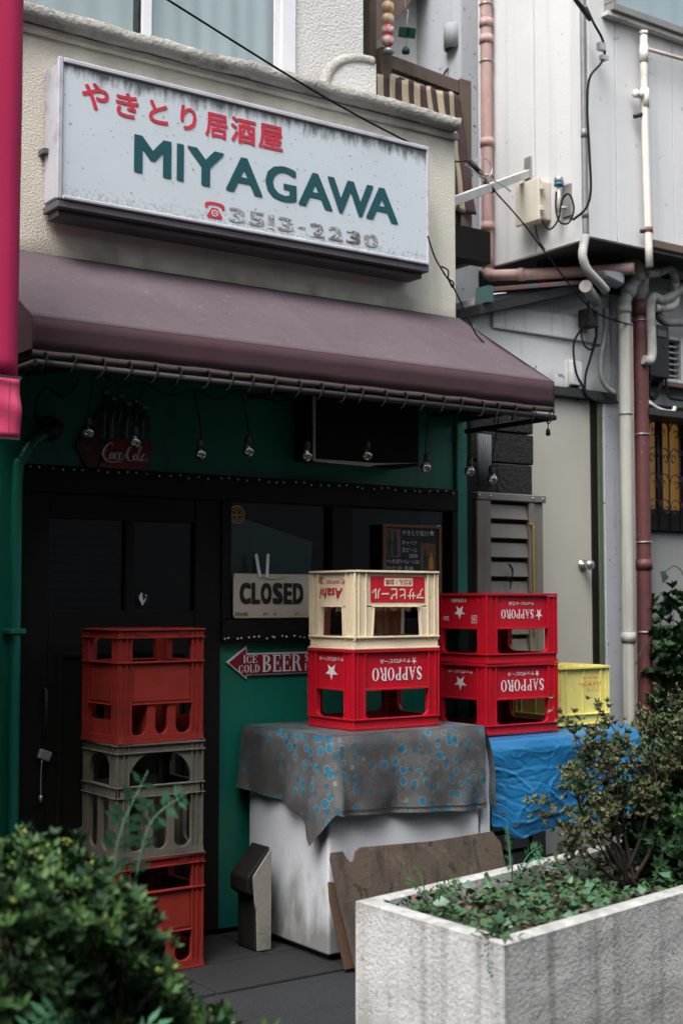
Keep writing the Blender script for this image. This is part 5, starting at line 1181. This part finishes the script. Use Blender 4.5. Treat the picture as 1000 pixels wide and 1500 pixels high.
for x, z0, z1, r_ in ((3.728, 1.582, 1.70, .011), (3.76, 1.585, 1.695, .012), (3.935, 1.525, 1.62, .011), (3.968, 1.525, 1.60, .012)):
    m = MB(); m.prism([(x-r_, z0), (x+r_, z0), (x+r_, z0+(z1-z0)*.6), (x+r_*.4, z0+(z1-z0)*.75), (x+r_*.4, z1), (x-r_*.4, z1), (x-r_*.4, z0+(z1-z0)*.75), (x-r_, z0+(z1-z0)*.6)], 4.9052, 4.9064); m.build('printed_bottle', M['bottle'] if x < 3.95 else M['sticker'], mn)

bx_ = thing('black_wall_box', 'black boxy cabinet with worn pale edge on the green wall under the awning', 'cabinet', (3.53, 4.85, 1.97))
boxes('case', M['black_wood'], bx_, (3.235, 3.80, 4.78, 4.9495, 1.985, 2.30), bevel=.004)
boxes('edge_trim', M['wood_pale'], bx_, (3.222, 3.2345, 4.775, 4.786, 1.975, 2.30), bevel=.002)
m = MB(); m.prism([(3.235, 1.972), (3.52, 1.968), (3.56, 1.976), (3.80, 2.0), (3.80, 1.9995), (3.56, 1.9845), (3.235, 1.9845)], 4.775, 4.785); m.build('lower_trim', M['wood_pale'], bx_)

# string of bulbs
sl = thing('bulb_string', 'string of clear globe bulbs hanging under the awning', 'string lights', (3.0, 4.5, 1.9))
bp = [(2.246, 1.962), (2.521, 1.936), (2.733, 1.960), (3.004, 1.958), (3.302, 1.979), (3.612, 1.946), (3.856, 1.944), (3.986, 1.915)]
bp = [(2.06, 1.985)] + bp
bg = MB(); bg.lathe([(.001, -.023), (.012, -.0195), (.020, -.011), (.0225, 0), (.020, .011), (.0125, .021), (.0115, .026)], n=16)
bs_ = MB(); bs_.lathe([(.0125, .024), (.0135, .03), (.013, .05), (.010, .058), (.004, .062)], n=12)
bf = MB(); bf.tube([(-.006, 0, .02), (-.005, 0, -.004), (0, 0, .002), (.005, 0, -.004), (.006, 0, .02)], .0015, 5)
src = None
wire_pts = []
for k, (x, z) in enumerate(bp):
    if src is None:
        src = bg.build('bulb', M['bulb_glass'], sl, local=True); bs_.build('socket', M['bulb_base'], src, local=True); bf.build('filament', M['filament'], src, local=True); o = src
    else: o = copy_tree(src, sl)
    o.location = Vector((x, 4.5, z))-wloc(sl); o.rotation_euler = (random.uniform(-.1, .1), random.uniform(-.12, .12), random.uniform(0, 3))
    top_ = Vector((x+random.uniform(-.05, .05), 4.5+random.uniform(-.02, .02), 2.20+random.uniform(-.03, .03)))
    wr = MB(); wr.tube(catmull([(x, 4.5, z+.06), (x+(top_.x-x)*.15, 4.5, z+.11), top_], 4), .0025, 5); wr.build('drop_wire', M['rubber'], sl)
    wire_pts.append(top_)
mw = []
for a, b in zip(wire_pts[:-1], wire_pts[1:]):
    mw += [a, (a+b)/2-Vector((0, 0, .035))]
mw.append(wire_pts[-1]); wr = MB(); wr.tube(catmull(mw, 4), .003, 5); wr.build('main_wire', M['rubber'], sl)

def garland(label, x0, x1, z, y, n):
    t = thing('light_garland', label, 'string lights', ((x0+x1)/2, y, z)); pts = []; s0 = None
    for k in range(n):
        x = x0+(x1-x0)*k/(n-1)+random.uniform(-.012, .012); zz = z+random.uniform(-.006, .006); pts.append((x, y, zz))
        if s0 is None:
            q = MB(); q.lathe([(.001, -.004), (.0045, -.002), (.0045, .003), (.001, .005)], n=8); s0 = q.build('bead', M['bead'], t, local=True); o = s0
        else: o = s0.copy(); COL.objects.link(o)
        o.location = Vector((x, y, zz))-wloc(t)
    q = MB(); q.tube([(p_[0], p_[1]+.004, p_[2]) for p_ in pts], .002, 5); q.build('wire', M['rubber'], t)
garland('string of tiny bead lights along the black lintel over door and windows', 2.0, 4.10, 1.888, 4.908, 46)
garland('short string of tiny bead lights along the sill under the CLOSED sign', 2.87, 3.40, 1.225, 4.906, 20)
# an old lamp at the left end of the fascia
lo = thing('wall_lamp', 'dark round lamp fitting on the green wall beside the cola sign', 'lamp', (2.09, 4.9, 2.0))
m = MB(); m.lathe([(.045, 0), (.05, -.02), (.04, -.06), (.02, -.075)], (2.095, 4.949, 2.045), 'y', 16); m.build('shade', M['dark_metal'], lo)
m = MB(); m.tube(catmull([(2.05, 4.93, 2.05), (2.02, 4.9, 2.12), (2.06, 4.9, 2.2), (2.14, 4.9, 2.17), (2.2, 4.9, 2.24)], 5), .004, 5); m.build('wire', M['rubber'], lo)

# ================================================================= PLANTERS AND PLANTS
def planter(name, label, A, B, C_, D_, h, t):
    """A,B,C,D: outer corners at the rim, anticlockwise seen from above"""
    pt = thing(name, label, 'planter', (A[0], A[1], 0))
    P = [Vector((*q, 0)) for q in (A, B, C_, D_)]
    cen = sum(P, Vector())/4
    inner = []
    for i in range(4):
        a, b, c = P[i-1], P[i], P[(i+1) % 4]
        d1 = (b-a).normalized(); d2 = (c-b).normalized()
        n1 = Vector((-d1.y, d1.x, 0)); n2 = Vector((-d2.y, d2.x, 0))
        k = (n1+n2)/(1+n1.dot(n2)); inner.append(b+k*t)
    m = MB()
    N = 46
    for i in range(4):                     # outer faces, subdivided so the rough render shows on the outline
        a, b = P[i], P[(i+1) % 4]; d = (b-a).normalized(); n = Vector((d.y, -d.x, 0))
        def f(u, v, a=a, b=b, n=n):
            q = a.lerp(b, u); e = .004*nz(q.x, q.y, v*h, 14)+.003*nz(q.x, q.y, v*h, 40)
            e = e*min(1, 8*u, 8*(1-u), 6*(1-v)+.0)
            return q+n*e+Vector((0, 0, h*v-.008*(1 if v > .985 else 0)*0))
        gsh = grid_sheet(f, N, 26); m._j(gsh, None)
        ia, ib = inner[i], inner[(i+1) % 4]
        rim = grid_sheet(lambda u, v, a=a, b=b, ia=ia, ib=ib: a.lerp(b, u).lerp(ia.lerp(ib, u), v)+Vector((0, 0, h+.006*math.sin(math.pi*v)+.002*nz(a.lerp(b, u).x, a.lerp(b, u).y, v, 12)*math.sin(math.pi*v))), N, 6); m._j(rim, None)
        wl = grid_sheet(lambda u, v, ia=ia, ib=ib: ia.lerp(ib, u)+Vector((0, 0, h-.2*v)), 4, 2); m._j(wl, None)
    m.build('box', M['concrete'], pt)
    s = MB(); s.add([(q.x, q.y, h-.055) for q in inner], [(0, 1, 2, 3)]); so = grid_sheet(lambda u, v: inner[0].lerp(inner[1], u).lerp(inner[3].lerp(inner[2], u), v)+Vector((0, 0, h-.060+.020*nz(u*9, v*5, 1)+.008*nz(u*30, v*20, 4))), 60, 24).build('soil', M['soil'], pt)
    return pt, inner
def leaf_add(mb, p, d, n, L, w, fold=.25, lobes=False):
    """one leaf: p base, d direction, n normal"""
    d = d.normalized(); s = d.cross(n)
    s = s.normalized() if s.length > 1e-6 else d.orthogonal().normalized(); n = s.cross(d)
    if lobes:
        pts = [p, p+d*L*.25+s*w*.62-n*L*.02, p+d*L*.55+s*w*.36, p+d*L, p+d*L*.55-s*w*.36, p+d*L*.25-s*w*.62-n*L*.02, p+d*L*.45+n*L*.06]
        mb.add(pts, [(0, 1, 6), (1, 2, 6), (2, 3, 6), (3, 4, 6), (4, 5, 6), (5, 0, 6)], True)
    else:
        m1 = p+d*L*.5
        mb.add([p, m1+s*w*.5+n*fold*w, p+d*L, m1-s*w*.5+n*fold*w, m1], [(0, 1, 4), (1, 2, 4), (2, 3, 4), (3, 0, 4)], True)
def rv(a=1.0): return Vector((random.gauss(0, a), random.gauss(0, a), random.gauss(0, a)))
def rosette(mb, p, axis, n, L, w, spread=.9):
    a0 = axis.orthogonal().normalized(); b0 = axis.cross(a0).normalized(); ph = random.uniform(0, 6.28)
    for k in range(n):
        a = ph+k*2.4; el = spread*random.uniform(.55, 1.1)
        d = axis*math.cos(el)+(a0*math.cos(a)+b0*math.sin(a))*math.sin(el)
        leaf_add(mb, p, d, axis*.8+rv(.2), L*random.uniform(.7, 1.15), w*random.uniform(.8, 1.15))

# ---- big rough planter at the lower right
HP = .50
pA, pB = (2.380, 2.653), (4.20, 2.988); pC, pD = (4.19, 3.628), (2.371, 3.289)
plr, inn = planter('concrete_planter', 'large rough pale concrete planter in the right foreground', pA, pB, pC, pD, HP, .062)
def in_planter(u, v, dz=0):
    q = inn[0].lerp(inn[1], u).lerp(inn[3].lerp(inn[2], u), v); return Vector((q.x, q.y, HP-.055+dz))
mid = MB(); ivy = MB(); dark = MB(); dead = MB()
for k in range(3400):
    u = random.random()**1.1*.95; v = random.random()
    dens = nz(u*7, v*3, 2)
    if dens < -.30 and random.random() < .8: continue
    p = in_planter(u, v, random.uniform(-.01, .06)*(1+dens))
    d = Vector((random.uniform(-1, 1), random.uniform(-1, 1), random.uniform(-.1, .7)))
    r_ = random.random(); tgt = mid if r_ < .45 else (ivy if r_ < .68 else (dark if r_ < .93 else dead))
    L = random.uniform(.012, .034)*(1.25 if tgt is ivy else 1)
    leaf_add(tgt, p, d, Vector((random.gauss(0, .35), random.gauss(0, .35), 1)), L, L*random.uniform(.55, .9), .15, lobes=(tgt is ivy))
gc = thing('ground_cover', 'low mixed weeds and ivy covering the soil of the right planter', 'plants', (3.2, 3.1, HP-.06)); gc['kind'] = 'stuff'
for mb_, mm, nm in ((mid, 'leaf_mid', 'weeds'), (ivy, 'leaf_ivy', 'ivy_leaves'), (dark, 'leaf_dark', 'dark_weeds'), (dead, 'leaf_dead', 'dead_leaves')):
    o = mb_.build(nm, M[mm], gc, recalc=False); o['kind'] = 'stuff'
# weed tuft hanging over the rim near the corner
hw = MB()
for k in range(16):
    p = Vector((2.376-.008, 2.70+random.gauss(0, .008), HP+.012-.006*k)); leaf_add(hw, p, Vector((-.4, random.gauss(0, .7), -.5)), Vector((-1, 0, .3)), .011, .007)
hw2 = MB()
for k in range(30):
    p = Vector((2.40+random.gauss(0, .02), 2.72+random.gauss(0, .03), HP+.005)); leaf_add(hw2, p, Vector((random.gauss(-.3, .6), random.gauss(0, .7), .4)), Vector((0, 0, 1)), .026, .014)
hwt = thing('hanging_weed', 'thin weed trailing over the near corner of the concrete planter', 'weed', (2.38, 2.70, HP))
hw.build('trailing_shoot', M['leaf_dark'], hwt, recalc=False); hw2.build('tuft', M['leaf_mid'], hwt, recalc=False)

def fern_frond(parent, base, tip, bend, n=13, L0=.06, mt=None, name='frond'):
    base = Vector(base); tip = Vector(tip); bend = Vector(bend); m = MB()
    P = catmull([base, (base+tip)/2+bend, tip], 10); m.tube(P, [.0028*(1-.7*i/len(P)) for i in range(len(P))], 5)
    ax = (tip-base).normalized()
    for k in range(2, n):
        f = k/n; i = min(int(f*(len(P)-1)), len(P)-2); p = P[i]; t = (P[i+1]-P[i]).normalized()
        s = t.cross(Vector((.5, -.8, .35))).normalized(); nn = s.cross(t)
        L = L0*math.sin(math.pi*min(1, .18+.82*(1-f)))**.8*(1-.25*f) if f > .25 else L0*(.6+1.6*f)
        for sg_ in (-1, 1):
            d = (s*sg_+t*.45+Vector((0, 0, -.25))+rv(.08)).normalized()
            leaf_add(m, p, d, nn, L, L*.28, .04)
            leaf_add(m, p+d*L*.25, d+t*.55, nn, L*.35, L*.12, .04); leaf_add(m, p+d*L*.2, d-t*.55, nn, L*.35, L*.12, .04)
    return m.build(name, mt or M['leaf_fern'], parent, recalc=False)
fp = thing('planter_fern', 'small upright fern growing at the back rim of the right planter', 'fern', (3.10, 3.35, HP))
fern_frond(fp, (3.05, 3.36, HP-.05), (3.075, 3.41, HP+.145), (.0, .0, .01), 18, .04); fern_frond(fp, (3.05, 3.36, HP-.05), (3.16, 3.33, HP+.075), (.0, .0, .03), 12, .04); fern_frond(fp, (3.05, 3.36, HP-.05), (2.98, 3.28, HP+.06), (.0, .0, .03), 12, .04); fern_frond(fp, (3.05, 3.36, HP-.05), (3.12, 3.25, HP+.05), (.0, .0, .04), 12, .04)
fp = thing('planter_fern', 'small bushy fern at the left back corner of the right planter', 'fern', (2.6, 3.2, HP))
for tx, ty, tz in ((2.50, 3.22, .06), (2.58, 3.28, .085), (2.68, 3.18, .05), (2.56, 3.12, .04)): fern_frond(fp, (2.57, 3.19, HP-.05), (tx, ty, HP+tz), (0, 0, .03), 10, .03, M['leaf_mid'])

# ---- shrubs: branching twigs with rosettes at their ends
def shrub(name, label, base, tips, mats, tip_r, leaf, n_ros, cat='shrub', stem_r=.009, jitter=.06, inner=1.0, group=None, twigs=2):
    t = thing(name, label, cat, base, 0, group); B = Vector(base); st = MB(); fol = [MB() for _ in mats]
    for tp_ in tips:
        T = Vector(tp_); md = B.lerp(T, .5)+Vector((random.gauss(0, jitter), random.gauss(0, jitter), random.uniform(-.02, .05)))
        P = catmull([B+Vector((random.gauss(0, .03), random.gauss(0, .03), 0)), B.lerp(md, .6)+rv(jitter*.25), md, T], 5)
        st.tube(P, [stem_r*(1-.8*i/(len(P)-1)) for i in range(len(P))], 5)
        subs = [(T, (P[-1]-P[-3]).normalized())]
        for k in range(twigs):
            i = random.randint(len(P)//2, len(P)-2); q = P[i]; d = ((P[i+1]-P[i]).normalized()+rv(.55)+Vector((0, 0, .3))).normalized(); e = q+d*random.uniform(.4, 1.0)*tip_r*1.6
            st.tube([q, q.lerp(e, .5)+rv(.006), e], [stem_r*.4, stem_r*.3, stem_r*.15], 4); subs.append((e, d))
        for e, d in subs:
            for k in range(n_ros):
                o_ = e+rv(tip_r*.45)
                ax = (d+rv(.35)+Vector((0, 0, .55))).normalized()
                i = 0 if random.random() < inner else 1
                rosette(fol[min(i, len(fol)-1)], o_, ax, random.randint(5, 8), leaf[0], leaf[1])
    st.build('stems', M['twig'], t, recalc=False)
    for f_, mm in zip(fol, mats):
        if f_.v:
            o = f_.build('foliage', M[mm], t, recalc=False); o['kind'] = 'stuff'
    return t
tips = []
for x, y, z in ((3.12, 3.15, .80), (3.05, 3.2, .72), (3.18, 3.2, .94), (3.22, 3.3, .99), (3.28, 3.15, 1.0), (3.36, 3.25, 1.03), (3.42, 3.1, .98), (3.20, 3.05, .86), (3.30, 3.0, .90), (3.14, 3.1, .68), (3.25, 3.3, .82), (3.35, 3.2, .86)): tips.append((x, y, z))
shrub('twiggy_azalea', 'twiggy azalea with dull olive leaf tufts growing in the concrete planter', (3.42, 3.18, HP-.06), tips, ['leaf_olive', 'leaf_mid'], .045, (.022, .010), 9, stem_r=.008, inner=.8, twigs=5)
tips = [(random.uniform(3.42, 3.98), random.uniform(2.98, 3.45), random.uniform(.66, 1.04)) for k in range(40)]
shrub('dense_azalea', 'dense dark azalea filling the right end of the concrete planter', (3.72, 3.25, HP-.06), tips, ['leaf_olive', 'leaf_dark'], .06, (.025, .011), 11, stem_r=.008, inner=.6, twigs=5)
tips = [(random.uniform(3.38, 3.95), random.uniform(2.92, 3.35), random.uniform(.54, .75)) for k in range(40)]
shrub('leafy_undergrowth', 'dark leafy undergrowth at the foot of the azaleas in the planter', (3.65, 3.15, HP-.06), tips, ['leaf_dark', 'leaf_mid'], .06, (.045, .018), 5, stem_r=.006, inner=.7, twigs=2)
# climber on the wall at the far right
tips = [(random.uniform(5.88, 6.35), random.uniform(5.20, 5.42), random.uniform(.78, 1.46)) for k in range(46)]
tips = [q for q in tips if q[2] < 1.16+(q[0]-5.88)*1.0]
shrub('wall_climber', 'glossy dark green climbing bush against the right hand wall', (6.1, 5.3, .0), tips, ['leaf_dark', 'leaf_mid'], .07, (.060, .034), 5, stem_r=.010, inner=.72, twigs=3)
tw_ = MB(); tw_.tube(catmull([(6.02, 5.38, 1.2), (5.90, 5.37, 1.12), (5.80, 5.35, 1.02)], 5), .003, 5); leaf_add(tw_, Vector((6.04, 5.33, 1.55)), Vector((-.5, -.2, -.9)), Vector((0, -1, .2)), .085, .06, .1, True)
tw_.tube(catmull([(6.04, 5.33, 1.55), (6.12, 5.32, 1.58), (6.2, 5.32, 1.5), (6.2, 5.3, 1.3)], 5), .003, 5)
tag(tw_.build('ivy_tendril', M['leaf_dark'], None, recalc=False), 'single dark ivy leaf and tendril on the white wall at the right', 'ivy')

# ---- left foreground: bush, ferns and a second planter below the frame
p2, inn2 = planter('concrete_planter', 'low pale concrete planter under the bush at the lower left corner', (.50, 2.30), (1.66, 2.40), (1.64, 3.00), (.48, 2.92), .36, .06)
tips = []
for k in range(520):
    u = random.random()
    x = random.uniform(.80, 1.60); y = random.uniform(2.42, 2.98)
    ztop = lerp_tab([(.7, .78), (1.02, .80), (1.13, .86), (1.20, .79), (1.28, .81), (1.33, .76), (1.42, .63), (1.50, .44)], x+(2.75-y)*.35)+.075*nz(x*6, y*6, 3)
    z = ztop-abs(random.gauss(0, .09)); 
    if z < .40: continue
    tips.append((x, y, z))
shrub('azalea_bush', 'rounded out of focus azalea bush with yellow green shoots in the left foreground', (1.18, 2.70, .30), tips, ['leaf_bush', 'leaf_dark'], .038, (.034, .013), 5, stem_r=.006, inner=.6, jitter=.04, twigs=1)
sh = MB()
for x, y, z in tips:
    if z > lerp_tab([(.7, .70), (1.13, .76), (1.34, .67), (1.46, .34)], x)-.08 and random.random() < .5:
        for q in range(2): rosette(sh, Vector((x, y, z+.010))+rv(.014), Vector((random.gauss(0, .25), random.gauss(0, .25), 1)).normalized(), 8, .018, .0075, .8)
bush = bpy.data.objects['azalea_bush']
o = sh.build('shoots', M['leaf_shoot'], bush, recalc=False); o['kind'] = 'stuff'
ff = thing('foreground_fern', 'blurred pale green fern fronds rising from the left foreground bush', 'fern', (1.38, 2.80, .6))
fern_frond(ff, (1.355, 2.80, .66), (1.438, 2.80, .995), (-.03, 0, .02), 13, .085); fern_frond(ff, (1.40, 2.80, .70), (1.535, 2.78, .945), (-.03, 0, .05), 14, .055); fern_frond(ff, (1.33, 2.78, .66), (1.235, 2.74, .80), (-.0, 0, .02), 12, .05)
fb = thing('broad_fern', 'dark green broad fern leaves low in the left foreground bush', 'fern', (1.22, 2.5, .4))
for tx, ty, tz in ((1.02, 2.42, .54), (1.10, 2.36, .50), (1.30, 2.36, .52), (1.22, 2.34, .42), (1.36, 2.44, .44), (.98, 2.4, .60)):
    fern_frond(fb, (1.18, 2.50, .46), (tx, ty, tz), (0, -.02, .07), 10, .06, M['leaf_fern'])
wd_ = shrub('broad_leaf_weed', 'broad leaved weed at the right foot of the left foreground bush', (1.38, 2.62, .33), [(random.uniform(1.30, 1.50), random.uniform(2.50, 2.82), random.uniform(.38, .50)) for k in range(18)], ['leaf_mid', 'leaf_ivy'], .04, (.045, .022), 2, cat='weed', stem_r=.004, inner=.75, twigs=1)
